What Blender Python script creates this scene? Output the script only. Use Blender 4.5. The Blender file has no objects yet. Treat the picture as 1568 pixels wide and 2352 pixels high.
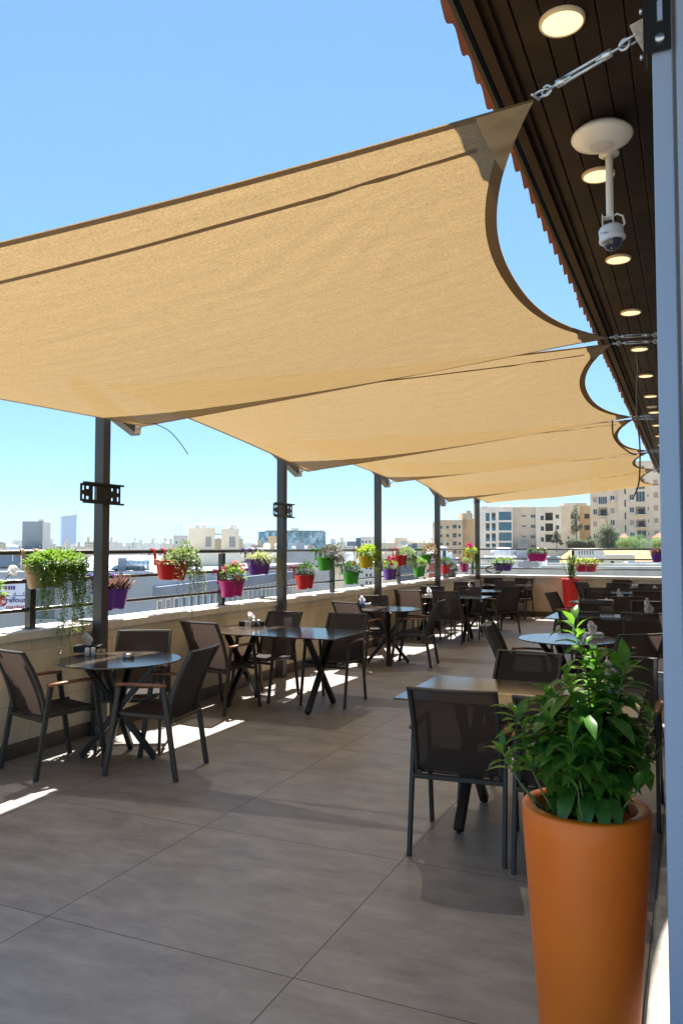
import bpy, bmesh, math, random
from mathutils import Vector, Matrix
R = math.radians
C = bpy.context.scene.collection
sc = bpy.context.scene

# ------------------------------------------------------------------ camera
H = 1.6; YAW = 24.0; PITCH = 2.6; F = 1800.0        # F, u, v: 1568 x 2352 px image units
cam_d = bpy.data.cameras.new('camera'); cam = bpy.data.objects.new('camera', cam_d); C.objects.link(cam)
cam.location = (0, 0, H); cam.rotation_euler = (R(90 + PITCH), 0, R(YAW))
cam_d.sensor_fit = 'VERTICAL'; cam_d.sensor_height = 36; cam_d.lens = 36 * F / 2352
cam_d.clip_start = 0.05; cam_d.clip_end = 12000
sc.camera = cam
sc.render.resolution_x = 682; sc.render.resolution_y = 1024
# ------------------------------------------------------------------ light
SUN = Vector((-.22, .42, 1)).normalized()
w = bpy.data.worlds.new('World'); sc.world = w; w.use_nodes = True
nt = w.node_tree; bg = nt.nodes['Background']
sky = nt.nodes.new('ShaderNodeTexSky'); sky.sky_type = 'NISHITA'; sky.sun_disc = False
sky.sun_elevation = math.asin(SUN.z); sky.sun_rotation = math.atan2(SUN.x, SUN.y)
sky.air_density = 1.0; sky.dust_density = 0.05; sky.ozone_density = 2.0; sky.altitude = 900
gm = nt.nodes.new('ShaderNodeGamma'); gm.inputs[1].default_value = .55; nt.links.new(sky.outputs[0], gm.inputs[0])
ti = nt.nodes.new('ShaderNodeMix'); ti.data_type = 'RGBA'; ti.blend_type = 'MULTIPLY'; ti.inputs[0].default_value = 1; ti.inputs[7].default_value = (.54, .93, 1.22, 1); nt.links.new(gm.outputs[0], ti.inputs[6])
nt.links.new(ti.outputs[2], bg.inputs[0]); bg.inputs[1].default_value = 0.1
sd = bpy.data.lights.new('sun', 'SUN'); sd.energy = 5.0; sd.angle = R(0.53); sd.color = (1, .955, .88)
so = bpy.data.objects.new('sun', sd); C.objects.link(so); so.rotation_euler = SUN.to_track_quat('Z', 'Y').to_euler(); so.location = (0, 0, 30)
sc.view_settings.view_transform = 'Standard'; sc.view_settings.look = 'None'
sc.view_settings.exposure = 1.75; sc.view_settings.gamma = 1.0

# ------------------------------------------------------------------ camera-side helper: image ray -> world point at a real distance
_y, _p = R(YAW), R(PITCH)
FW = Vector((-math.sin(_y) * math.cos(_p), math.cos(_y) * math.cos(_p), math.sin(_p)))
RT = Vector((math.cos(_y), math.sin(_y), 0)); UP = RT.cross(FW)
def ray(u, v): return FW + RT * ((u - 784) / F) - UP * ((v - 1176) / F)
def at(u, v, d): return Vector((0, 0, H)) + ray(u, v) * d          # d metres along the optical axis
def at_x(u, v, x): r = ray(u, v); return Vector((0, 0, H)) + r * (x / r.x)
def at_y(u, v, y): r = ray(u, v); return Vector((0, 0, H)) + r * (y / r.y)

# ------------------------------------------------------------------ materials
MATS = {}
def mat(name, col, rough=.6, metal=0, spec=.5, noise=None, bump=None, emit=None, trans=None, coat=0):
    """noise=(scale, other colour, amount[, detail]); bump=(scale, strength)"""
    if name in MATS: return MATS[name]
    m = bpy.data.materials.new(name); m.use_nodes = True; n = m.node_tree; b = n.nodes['Principled BSDF']
    b.inputs['Base Color'].default_value = (*col, 1); b.inputs['Roughness'].default_value = rough
    b.inputs['Metallic'].default_value = metal; b.inputs['Specular IOR Level'].default_value = spec
    b.inputs['Coat Weight'].default_value = coat
    tc = n.nodes.new('ShaderNodeTexCoord')
    if noise:
        t = n.nodes.new('ShaderNodeTexNoise'); t.inputs['Scale'].default_value = noise[0]; t.inputs['Detail'].default_value = noise[3] if len(noise) > 3 else 5
        n.links.new(tc.outputs['Object'], t.inputs['Vector'])
        r = n.nodes.new('ShaderNodeMapRange'); r.inputs[1].default_value = .35; r.inputs[2].default_value = .65; r.inputs[4].default_value = noise[2]
        mx = n.nodes.new('ShaderNodeMix'); mx.data_type = 'RGBA'; mx.inputs[6].default_value = (*col, 1); mx.inputs[7].default_value = (*noise[1], 1)
        n.links.new(t.outputs['Fac'], r.inputs[0]); n.links.new(r.outputs[0], mx.inputs[0]); n.links.new(mx.outputs[2], b.inputs['Base Color'])
    if bump:
        t2 = n.nodes.new('ShaderNodeTexNoise'); t2.inputs['Scale'].default_value = bump[0]; t2.inputs['Detail'].default_value = 4
        n.links.new(tc.outputs['Object'], t2.inputs['Vector'])
        bp = n.nodes.new('ShaderNodeBump'); bp.inputs['Strength'].default_value = bump[1]; bp.inputs['Distance'].default_value = .01
        n.links.new(t2.outputs['Fac'], bp.inputs['Height']); n.links.new(bp.outputs[0], b.inputs['Normal'])
    if emit:
        b.inputs['Emission Color'].default_value = (*emit[0], 1); b.inputs['Emission Strength'].default_value = emit[1]
    if trans:   # thin leaf / cloth light passing through: (colour, share)
        tr = n.nodes.new('ShaderNodeBsdfTranslucent'); tr.inputs[0].default_value = (*trans[0], 1)
        ms = n.nodes.new('ShaderNodeMixShader'); ms.inputs[0].default_value = trans[1]
        out = n.nodes['Material Output']; n.links.new(b.outputs[0], ms.inputs[1]); n.links.new(tr.outputs[0], ms.inputs[2]); n.links.new(ms.outputs[0], out.inputs[0])
    MATS[name] = m; return m

def N(m, t): return m.node_tree.nodes.new(t)
def L(m, a, b): m.node_tree.links.new(a, b)
def math_node(m, op, a, b=None):
    n = N(m, 'ShaderNodeMath'); n.operation = op
    for i, q in enumerate((a, b)):
        if q is None: continue
        if isinstance(q, (int, float)): n.inputs[i].default_value = q
        else: L(m, q, n.inputs[i])
    return n.outputs[0]

# floor: 1.2 m porcelain slabs with thin dark joints
def floor_mat():
    m = mat('floor_tile', (.2, .17, .15), .42); b = m.node_tree.nodes['Principled BSDF']
    tc = N(m, 'ShaderNodeTexCoord'); sp = N(m, 'ShaderNodeSeparateXYZ'); L(m, tc.outputs['Object'], sp.inputs[0])
    js = []; cells = []
    for ax, off in ((0, -2.58), (1, 2.66)):
        a = math_node(m, 'DIVIDE', math_node(m, 'SUBTRACT', sp.outputs[ax], off), 1.2)
        fr = math_node(m, 'FRACT', a); cells.append(math_node(m, 'FLOOR', a))
        d = math_node(m, 'MINIMUM', fr, math_node(m, 'SUBTRACT', 1.0, fr)); js.append(math_node(m, 'LESS_THAN', d, .0022))
    j = math_node(m, 'MAXIMUM', js[0], js[1])
    cx = N(m, 'ShaderNodeCombineXYZ'); L(m, cells[0], cx.inputs[0]); L(m, cells[1], cx.inputs[1])
    wn = N(m, 'ShaderNodeTexWhiteNoise'); wn.noise_dimensions = '2D'; L(m, cx.outputs[0], wn.inputs['Vector'])
    ad = N(m, 'ShaderNodeVectorMath'); ad.operation = 'MULTIPLY_ADD'; L(m, wn.outputs['Color'], ad.inputs[0]); ad.inputs[1].default_value = (9, 9, 9); L(m, tc.outputs['Object'], ad.inputs[2])
    st = N(m, 'ShaderNodeVectorMath'); st.operation = 'MULTIPLY'; L(m, ad.outputs[0], st.inputs[0]); st.inputs[1].default_value = (.8, 1.7, 1)
    n1 = N(m, 'ShaderNodeTexNoise'); n1.inputs['Scale'].default_value = 3.6; n1.inputs['Detail'].default_value = 10; n1.inputs['Roughness'].default_value = .72; n1.inputs['Distortion'].default_value = .25; L(m, st.outputs[0], n1.inputs['Vector'])
    cr = N(m, 'ShaderNodeValToRGB'); cr.color_ramp.elements[0].position = .32; cr.color_ramp.elements[0].color = (.205, .186, .174, 1)
    cr.color_ramp.elements[1].position = .7; cr.color_ramp.elements[1].color = (.365, .340, .322, 1); L(m, n1.outputs['Fac'], cr.inputs[0])
    # thin pale veins
    n2 = N(m, 'ShaderNodeTexNoise'); n2.inputs['Scale'].default_value = 1.1; n2.inputs['Detail'].default_value = 3; n2.inputs['Distortion'].default_value = 1.4; L(m, ad.outputs[0], n2.inputs['Vector'])
    ve = math_node(m, 'ABSOLUTE', math_node(m, 'SUBTRACT', n2.outputs['Fac'], .5))
    ve = math_node(m, 'LESS_THAN', ve, .0022)
    n3 = N(m, 'ShaderNodeTexNoise'); n3.inputs['Scale'].default_value = 3; L(m, ad.outputs[0], n3.inputs['Vector'])
    ve = math_node(m, 'MULTIPLY', math_node(m, 'MULTIPLY', ve, math_node(m, 'GREATER_THAN', n3.outputs['Fac'], .60)), .12)
    mv = N(m, 'ShaderNodeMix'); mv.data_type = 'RGBA'; L(m, ve, mv.inputs[0]); L(m, cr.outputs[0], mv.inputs[6]); mv.inputs[7].default_value = (.42, .38, .35, 1)
    mj = N(m, 'ShaderNodeMix'); mj.data_type = 'RGBA'; L(m, j, mj.inputs[0]); L(m, mv.outputs[2], mj.inputs[6]); mj.inputs[7].default_value = (.055, .047, .042, 1)
    L(m, mj.outputs[2], b.inputs['Base Color'])
    rr = N(m, 'ShaderNodeMapRange'); L(m, n1.outputs['Fac'], rr.inputs[0]); rr.inputs[3].default_value = .34; rr.inputs[4].default_value = .5; L(m, rr.outputs[0], b.inputs['Roughness'])
    return m
# sail cloth: knitted shade cloth, partly open, light comes through it
def sail_mat():
    m = bpy.data.materials.new('sail_cloth'); m.use_nodes = True; n = m.node_tree; b = n.nodes['Principled BSDF']
    tc = N(m, 'ShaderNodeTexCoord'); t = N(m, 'ShaderNodeTexNoise'); t.inputs['Scale'].default_value = 2.2; t.inputs['Detail'].default_value = 9; t.inputs['Roughness'].default_value = .72
    mp = N(m, 'ShaderNodeMapping'); mp.inputs['Scale'].default_value = (4, 14, 9); mp.inputs['Rotation'].default_value = (0, 0, R(12)); L(m, tc.outputs['Object'], mp.inputs[0]); L(m, mp.outputs[0], t.inputs['Vector'])
    cr = N(m, 'ShaderNodeValToRGB'); cr.color_ramp.elements[0].position = .3; cr.color_ramp.elements[0].color = (.385, .252, .105, 1)
    cr.color_ramp.elements[1].position = .7; cr.color_ramp.elements[1].color = (.432, .287, .123, 1); L(m, t.outputs['Fac'], cr.inputs[0])
    f = N(m, 'ShaderNodeTexNoise'); f.inputs['Scale'].default_value = 130; f.inputs['Detail'].default_value = 2; L(m, tc.outputs['Object'], f.inputs['Vector'])
    mr = N(m, 'ShaderNodeMapRange'); L(m, f.outputs['Fac'], mr.inputs[0]); mr.inputs[1].default_value = .3; mr.inputs[2].default_value = .7; mr.inputs[3].default_value = .76; mr.inputs[4].default_value = 1.16
    vm = N(m, 'ShaderNodeVectorMath'); vm.operation = 'SCALE'; L(m, cr.outputs[0], vm.inputs[0]); L(m, mr.outputs[0], vm.inputs['Scale'])
    L(m, vm.outputs[0], b.inputs['Base Color']); b.inputs['Roughness'].default_value = .9; b.inputs['Specular IOR Level'].default_value = .1
    tr = N(m, 'ShaderNodeBsdfTranslucent'); L(m, vm.outputs[0], tr.inputs[0])
    tp = N(m, 'ShaderNodeBsdfTransparent'); tp.inputs[0].default_value = (1, .93, .82, 1)
    a = N(m, 'ShaderNodeMixShader'); a.inputs[0].default_value = .30; L(m, b.outputs[0], a.inputs[1]); L(m, tr.outputs[0], a.inputs[2])
    c = N(m, 'ShaderNodeMixShader'); c.inputs[0].default_value = .035; L(m, a.outputs[0], c.inputs[1]); L(m, tp.outputs[0], c.inputs[2])
    # long soft wrinkles
    wv = N(m, 'ShaderNodeTexNoise'); wv.inputs['Scale'].default_value = 1.6; wv.inputs['Detail'].default_value = 5
    mp2 = N(m, 'ShaderNodeMapping'); mp2.inputs['Scale'].default_value = (.7, 5, 3); mp2.inputs['Rotation'].default_value = (0, 0, R(-18)); L(m, tc.outputs['Object'], mp2.inputs[0]); L(m, mp2.outputs[0], wv.inputs['Vector'])
    bp = N(m, 'ShaderNodeBump'); bp.inputs['Strength'].default_value = .38; bp.inputs['Distance'].default_value = .05; L(m, wv.outputs['Fac'], bp.inputs['Height'])
    L(m, bp.outputs[0], b.inputs['Normal']); L(m, bp.outputs[0], tr.inputs['Normal'])
    L(m, c.outputs[0], n.nodes['Material Output'].inputs[0]); return m
def top_mat():
    m = mat('table_laminate', (.024, .020, .020), .15, noise=(5, (.075, .056, .038), 1.0, 8)); b = m.node_tree.nodes['Principled BSDF']
    tc = N(m, 'ShaderNodeTexCoord'); n2 = N(m, 'ShaderNodeTexNoise'); n2.inputs['Scale'].default_value = 5; n2.inputs['Detail'].default_value = 6; n2.inputs['Distortion'].default_value = 1.2
    mp = N(m, 'ShaderNodeMapping'); mp.inputs['Scale'].default_value = (1, 2.6, 1); L(m, tc.outputs['Object'], mp.inputs[0]); L(m, mp.outputs[0], n2.inputs['Vector'])
    ve = math_node(m, 'GREATER_THAN', n2.outputs['Fac'], .66)
    src = b.inputs['Base Color'].links[0].from_socket
    mv = N(m, 'ShaderNodeMix'); mv.data_type = 'RGBA'; L(m, math_node(m, 'MULTIPLY', ve, .5), mv.inputs[0]); L(m, src, mv.inputs[6]); mv.inputs[7].default_value = (.38, .3, .2, 1)
    L(m, mv.outputs[2], b.inputs['Base Color']); b.inputs['Specular IOR Level'].default_value = .7
    return m
def weave_mat(name, col, open_):
    m = mat(name, col, .75, spec=.3); n = m.node_tree; b = n.nodes['Principled BSDF']
    tp = N(m, 'ShaderNodeBsdfTransparent'); ms = N(m, 'ShaderNodeMixShader'); ms.inputs[0].default_value = open_
    tl = N(m, 'ShaderNodeBsdfTranslucent'); tl.inputs[0].default_value = (col[0] * 1.6, col[1] * 1.4, col[2] * 1.3, 1); m2 = N(m, 'ShaderNodeMixShader'); m2.inputs[0].default_value = .35
    L(m, b.outputs[0], m2.inputs[1]); L(m, tl.outputs[0], m2.inputs[2])
    L(m, m2.outputs[0], ms.inputs[1]); L(m, tp.outputs[0], ms.inputs[2]); L(m, ms.outputs[0], n.nodes['Material Output'].inputs[0])
    return m
def block_mat(name, c0, c1, w_, h_, mortar, rough=.8, ax='y', off=0.):
    """stone blocks on a vertical wall whose length runs along ax"""
    m = mat(name, c0, rough); b = m.node_tree.nodes['Principled BSDF']
    tc = N(m, 'ShaderNodeTexCoord'); sp = N(m, 'ShaderNodeSeparateXYZ'); L(m, tc.outputs['Object'], sp.inputs[0])
    cb = N(m, 'ShaderNodeCombineXYZ'); L(m, sp.outputs['X' if ax == 'x' else 'Y'], cb.inputs[0]); L(m, math_node(m, 'ADD', sp.outputs['Z'], off), cb.inputs[1])
    br = N(m, 'ShaderNodeTexBrick'); L(m, cb.outputs[0], br.inputs['Vector']); br.inputs['Scale'].default_value = 1
    br.inputs['Brick Width'].default_value = w_; br.inputs['Row Height'].default_value = h_; br.inputs['Mortar Size'].default_value = mortar; br.inputs['Mortar Smooth'].default_value = .2
    br.inputs['Color1'].default_value = (*c0, 1); br.inputs['Color2'].default_value = (*c1, 1); br.inputs['Mortar'].default_value = (c0[0] * .78, c0[1] * .74, c0[2] * .68, 1); br.inputs['Bias'].default_value = 0
    t = N(m, 'ShaderNodeTexNoise'); t.inputs['Scale'].default_value = 3.5; t.inputs['Detail'].default_value = 8; L(m, tc.outputs['Object'], t.inputs['Vector'])
    r = N(m, 'ShaderNodeMapRange'); L(m, t.outputs['Fac'], r.inputs[0]); r.inputs[1].default_value = .3; r.inputs[2].default_value = .7; r.inputs[3].default_value = .82; r.inputs[4].default_value = 1.1
    vm = N(m, 'ShaderNodeVectorMath'); vm.operation = 'SCALE'; L(m, br.outputs[0], vm.inputs[0]); L(m, r.outputs[0], vm.inputs['Scale']); L(m, vm.outputs[0], b.inputs['Base Color'])
    bp = N(m, 'ShaderNodeBump'); bp.inputs['Strength'].default_value = .3; bp.inputs['Distance'].default_value = .004; L(m, t.outputs['Fac'], bp.inputs['Height']); L(m, bp.outputs[0], b.inputs['Normal'])
    return m
def leaf_mat(name, c0, c1, tr, rough=.45, share=.4, rib=None, scale=30):
    m = mat(name, c0, rough, noise=(scale, c1, 1.0, 2), trans=(tr, share)); 
    if rib:
        b = m.node_tree.nodes['Principled BSDF']; at_ = N(m, 'ShaderNodeAttribute'); at_.attribute_name = 'rib'
        src = b.inputs['Base Color'].links[0].from_socket
        mx = N(m, 'ShaderNodeMix'); mx.data_type = 'RGBA'; L(m, math_node(m, 'GREATER_THAN', at_.outputs['Fac'], .9), mx.inputs[0]); L(m, src, mx.inputs[6]); mx.inputs[7].default_value = (*rib, 1); L(m, mx.outputs[2], b.inputs['Base Color'])
    return m

M_floor = floor_mat(); M_sail = sail_mat(); M_top = top_mat()
M_hem = mat('sail_hem', (.22, .15, .08), .85, noise=(60, (.30, .21, .11), .8), trans=((.22, .14, .06), .25))
M_frame = mat('chair_frame_paint', (.045, .042, .037), .42, noise=(40, (.06, .056, .048), .6))
M_fabric = weave_mat('sling_weave', (.044, .036, .033), .05)
M_teak = mat('teak_arm', (.20, .075, .035), .45, noise=(14, (.33, .14, .06), 1, 6))
M_black = mat('black_powder_coat', (.012, .012, .013), .38, bump=(300, .1))
M_steelpost = mat('grey_brown_steel', (.060, .058, .056), .45, noise=(3, (.075, .07, .066), 1), bump=(30, .15))
M_wall = block_mat('cream_stone_blocks', (.63, .545, .41), (.69, .60, .46), .62, .40, .004)
M_wallx = block_mat('cream_stone_blocks_far', (.63, .545, .42), (.69, .60, .47), .62, .40, .004, ax='x')
M_cope = mat('pale_stone_coping', (.74, .69, .61), .6, noise=(8, (.62, .56, .48), .8, 8), bump=(40, .2))
M_skirt = mat('brown_stone_skirting', (.10, .075, .06), .5, noise=(9, (.14, .11, .085), .8))
M_rail = mat('dark_satin_rail', (.05, .047, .044), .28, metal=.2, spec=.6)
M_white = mat('white_plastic', (.78, .78, .76), .35)
M_paper = mat('tissue_paper', (.85, .85, .87), .8, trans=((.85, .85, .87), .4))
M_chrome = mat('galvanised_steel', (.60, .62, .62), .36, metal=.85, bump=(80, .15))
M_jamb = mat('white_jamb_sky_tinted', (.29, .37, .50), .30, noise=(1.5, (.26, .34, .46), .6))  # sky reflection on the white paint is put into this blue colour
M_soffit = mat('dark_stained_pine', (.009, .006, .005), .6, spec=.22, noise=(3.2, (.030, .017, .012), 1, 9), bump=(14, .25))
M_brown = mat('brown_stained_fascia', (.018, .008, .005), .65, spec=.2, noise=(6, (.016, .008, .005), .8))
M_tile = mat('red_clay_tile', (.26, .095, .06), .8, noise=(7, (.17, .06, .04), .9, 7), bump=(60, .3))
M_glassd = mat('dark_window_glass', (.02, .03, .035), .08, spec=.8)
M_blueglass = mat('blue_window_glass', (.035, .15, .22), .1, spec=.9, noise=(.4, (.02, .10, .16), 1))
M_soil = mat('dark_soil', (.02, .014, .01), .95, bump=(60, .8))
M_orange = mat('orange_planter_plastic', (.95, .195, .010), .40, noise=(5, (.84, .16, .010), .7, 7), bump=(220, .06))
_m = M_orange; _b = _m.node_tree.nodes['Principled BSDF']; _src = _b.inputs['Base Color'].links[0].from_socket
_tc = N(_m, 'ShaderNodeTexCoord'); _n = N(_m, 'ShaderNodeTexNoise'); _n.inputs['Scale'].default_value = 26; _n.inputs['Detail'].default_value = 8; _n.inputs['Roughness'].default_value = .8
_mp = N(_m, 'ShaderNodeMapping'); _mp.inputs['Scale'].default_value = (1, 1, .35); L(_m, _tc.outputs['Object'], _mp.inputs[0]); L(_m, _mp.outputs[0], _n.inputs['Vector'])
_mx = N(_m, 'ShaderNodeMix'); _mx.data_type = 'RGBA'; L(_m, math_node(_m, 'MULTIPLY', math_node(_m, 'GREATER_THAN', _n.outputs['Fac'], .665), .45), _mx.inputs[0]); L(_m, _src, _mx.inputs[6]); _mx.inputs[7].default_value = (.34, .13, .06, 1); L(_m, _mx.outputs[2], _b.inputs['Base Color'])
M_redpot = mat('red_planter_plastic', (.72, .03, .022), .4)
M_bulb = mat('lamp_diffuser', (.9, .85, .7), .5, emit=((1, .80, .42), .36))
M_stem = mat('green_stem', (.12, .16, .05), .6)
M_wstem = mat('woody_stem', (.10, .07, .04), .8)

# ------------------------------------------------------------------ mesh builder
class MB:
    def __init__(s): s.v = []; s.f = []; s.rib = {}
    def add(s, vs, fs):
        o = len(s.v); s.v += [tuple(p) for p in vs]; s.f += [tuple(i + o for i in q) for q in fs]; return o
    def poly(s, vs, fs): s.add(vs, fs); return s
    def box(s, x0, x1, y0, y1, z0, z1):
        s.add([(x0, y0, z0), (x1, y0, z0), (x1, y1, z0), (x0, y1, z0), (x0, y0, z1), (x1, y0, z1), (x1, y1, z1), (x0, y1, z1)],
              [(0, 3, 2, 1), (4, 5, 6, 7), (0, 1, 5, 4), (1, 2, 6, 5), (2, 3, 7, 6), (3, 0, 4, 7)]); return s
    def cbox(s, x0, x1, y0, y1, z0, z1, c=.003):
        """box with chamfered vertical and top edges"""
        def ring(z, i): return [(x0 + i + c, y0 + i, z), (x1 - i - c, y0 + i, z), (x1 - i, y0 + i + c, z), (x1 - i, y1 - i - c, z), (x1 - i - c, y1 - i, z), (x0 + i + c, y1 - i, z), (x0 + i, y1 - i - c, z), (x0 + i, y0 + i + c, z)]
        s.loft([ring(z0, c), ring(z0 + c, 0), ring(z1 - c, 0), ring(z1, c)], True, True); return s
    def loft(s, rings, cap0=True, cap1=True, closed=True):
        n = len(rings[0]); vs = [p for r in rings for p in r]; fs = []
        for i in range(len(rings) - 1):
            for j in range(n if closed else n - 1):
                a = i * n + j; b = i * n + (j + 1) % n; fs.append((a, b, b + n, a + n))
        if cap0: fs.append(tuple(reversed(range(n))))
        if cap1: fs.append(tuple(range((len(rings) - 1) * n, len(rings) * n)))
        s.add(vs, fs); return s
    def sweep(s, pts, w, h, up=(0, 0, 1), ch=.22, ends=True):
        """rounded-rectangle bar along pts: w across, h along up"""
        pts = [Vector(p) for p in pts]; up = Vector(up); rings = []
        for i, p in enumerate(pts):
            t = (pts[min(i + 1, len(pts) - 1)] - pts[max(i - 1, 0)]).normalized()
            sd_ = t.cross(up)
            if sd_.length < 1e-4: sd_ = t.cross(Vector((1, 0, 0)))
            sd_.normalize(); u2 = sd_.cross(t).normalized(); c = min(w, h) * ch; a, b = w / 2, h / 2
            rings.append([p + sd_ * x + u2 * y for x, y in ((-a + c, -b), (a - c, -b), (a, -b + c), (a, b - c), (a - c, b), (-a + c, b), (-a, b - c), (-a, -b + c))])
        s.loft(rings, ends, ends); return s
    def tube(s, pts, r, n=8, ends=True):
        pts = [Vector(p) for p in pts]; rings = []; prev = None
        for i, p in enumerate(pts):
            t = (pts[min(i + 1, len(pts) - 1)] - pts[max(i - 1, 0)]).normalized()
            if prev is None:
                a = t.cross(Vector((0, 0, 1)))
                if a.length < .05: a = t.cross(Vector((1, 0, 0)))
            else: a = prev - t * prev.dot(t)
            a.normalize(); prev = a; b = t.cross(a); rr = r[i] if isinstance(r, (list, tuple)) else r
            rings.append([p + (a * math.cos(k * 2 * math.pi / n) + b * math.sin(k * 2 * math.pi / n)) * rr for k in range(n)])
        s.loft(rings, ends, ends); return s
    def lathe(s, prof, n=24, c=(0, 0, 0), caps=False):
        rings = [[(c[0] + r * math.cos(2 * math.pi * k / n), c[1] + r * math.sin(2 * math.pi * k / n), c[2] + z) for k in range(n)] for r, z in prof]
        s.loft(rings, caps, caps); return s
    def grid(s, fn, nu, nv):
        s.add([fn(i / nu, j / nv) for j in range(nv + 1) for i in range(nu + 1)],
              [(j * (nu + 1) + i, j * (nu + 1) + i + 1, (j + 1) * (nu + 1) + i + 1, (j + 1) * (nu + 1) + i) for j in range(nv) for i in range(nu)]); return s
    def leaf(s, p, d, ln, wd, bend=.3, fold=.25, seg=3):
        """folded pointed leaf from p along d"""
        p = Vector(p); d = Vector(d).normalized(); sd_ = d.cross(Vector((0, 0, 1)))
        if sd_.length < .05: sd_ = Vector((1, 0, 0))
        sd_.normalize(); up = sd_.cross(d); vs = []; fs = []; q = p.copy(); dd = d.copy()
        if seg == 1:
            m_ = p + d * ln * .45 - up * bend * ln * .1; o = s.add([p, m_ - sd_ * wd / 2 + up * fold * wd / 2, p + d * ln - up * bend * ln * .4, m_ + sd_ * wd / 2 + up * fold * wd / 2], [(0, 1, 2), (0, 2, 3)]); return
        ws = {2: (0, 1, 0), 3: (.12, 1, .72, 0), 4: (.12, .85, 1, .6, 0)}[seg]
        for i in range(seg + 1):
            ww = ws[i] * wd / 2; u2 = sd_.cross(dd)
            vs += [q - sd_ * ww + u2 * fold * ww, q, q + sd_ * ww + u2 * fold * ww]
            dd = (dd - Vector((0, 0, 1)) * bend / seg).normalized(); q = q + dd * (ln / seg)
        for i in range(seg):
            a = i * 3; fs += [(a, a + 1, a + 4, a + 3), (a + 1, a + 2, a + 5, a + 4)]
        o = s.add(vs, fs)
        for i in range(seg + 1): s.rib[o + i * 3 + 1] = 1.0
    def build(s, name, m, parent=None, smooth=False, M=None):
        me = bpy.data.meshes.new(name); me.from_pydata(s.v, [], s.f); me.update()
        if M is not None: me.transform(M)
        if smooth: me.polygons.foreach_set('use_smooth', [True] * len(me.polygons))
        if s.rib:
            a = me.attributes.new('rib', 'FLOAT', 'POINT')
            for i, x in s.rib.items(): a.data[i].value = x
        o = bpy.data.objects.new(name, me); C.objects.link(o)
        if m: me.materials.append(m)
        if parent: o.parent = parent
        return o
def fixn(o):
    bm = bmesh.new(); bm.from_mesh(o.data); bmesh.ops.remove_doubles(bm, verts=bm.verts, dist=1e-5); bmesh.ops.recalc_face_normals(bm, faces=bm.faces); bm.to_mesh(o.data); bm.free(); return o

def thing(name, label, cat, loc=(0, 0, 0), rz=0, group=None):
    o = bpy.data.objects.new(name, None); C.objects.link(o); o.location = loc; o.rotation_euler = (0, 0, rz); o.empty_display_size = .1
    o['label'] = label; o['category'] = cat
    if group: o['group'] = group
    return o
def tag(o, label, cat, group=None, kind=None):
    if label: o['label'] = label
    if cat: o['category'] = cat
    if group: o['group'] = group
    if kind: o['kind'] = kind
    return o
def struct(o, label=None): o['kind'] = 'structure'; 
def copy_tree(o, parent=None):
    c = o.copy(); C.objects.link(c)
    if parent: c.parent = parent
    for ch in list(o.children): copy_tree(ch, c)
    return c
rnd = random.Random(7)
def text_mesh(s_, size, depth=.001, align='CENTER', shear=0, bold=0):
    cu = bpy.data.curves.new('txt', 'FONT'); cu.body = s_; cu.size = size; cu.extrude = depth; cu.align_x = align; cu.align_y = 'CENTER'; cu.shear = shear; cu.offset = bold
    o = bpy.data.objects.new('txt', cu); C.objects.link(o); dg = bpy.context.evaluated_depsgraph_get(); me = bpy.data.meshes.new_from_object(o.evaluated_get(dg)); bpy.data.objects.remove(o); bpy.data.curves.remove(cu); return me
def text_obj(name, s_, size, m, parent, M, **k):
    me = text_mesh(s_, size, **k); me.transform(M); me.materials.clear(); me.materials.append(m); o = bpy.data.objects.new(name, me); C.objects.link(o); o.parent = parent; return o

# =================================================================== SETTING
XW, XC, YF = -4.72, -5.08, 18.62      # parapet inner face, outer face; far parapet inner face
b = MB().box(XC, 2.5, -2.5, YF + .4, -.25, 0); o = b.build('terrace_floor', M_floor); o['kind'] = 'structure'
o = MB().box(-2500, 1500, -200, 6500, -12.5, -12).build('ground', mat('city_ground', (.22, .20, .17), .95, noise=(.02, (.30, .27, .22), 1))); o['kind'] = 'structure'

# left parapet + far parapet
def parapet(label, kind):
    if kind == 'left':
        t = thing('parapet_wall', label, 'wall', (0, 0, 0))
        MB().box(XC + .02, XW, -2.5, YF + .36, -.9, .885).build('wall_face', M_wall, t)
        c = MB()
        cuts = [-2.5] + [q for YP in PY[1:] for q in (YP - .055, YP + .055)] + [YF - .04]
        for a_, b_ in zip(cuts[0::2], cuts[1::2]):
            y = a_
            while y < b_ - .01:
                y2 = min(y + .62, b_); c.cbox(XC, XW + .035, y, y2 - .003, .886, .95, .004); y = y2
        c2 = c.build('coping', M_cope, t)
        MB().box(XW - .001, XW + .014, -2.5, YF - .014, .001, .115).build('skirting', M_skirt, t)
    else:
        t = thing('parapet_wall', label, 'wall', (0, 0, 0))
        MB().box(XW + .003, .9, YF, YF + .34, -.9, .885).build('wall_face', M_wallx, t)
        c = MB(); x = XW + .04
        while x < .9: c.cbox(x, x + .617, YF - .035, YF + .38, .886, .95, .004); x += .62
        c.build('coping', M_cope, t)
        MB().box(XW + .016, .9, YF - .014, YF + .001, .001, .115).build('skirting', M_skirt, t)
    return t
PY = [2.05, 5.35, 8.62, 11.9, 15.18, 18.42]
parapet('cream stone parapet wall along the left side of the terrace', 'left')
parapet('cream stone parapet wall across the far end of the terrace', 'far')

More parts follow.
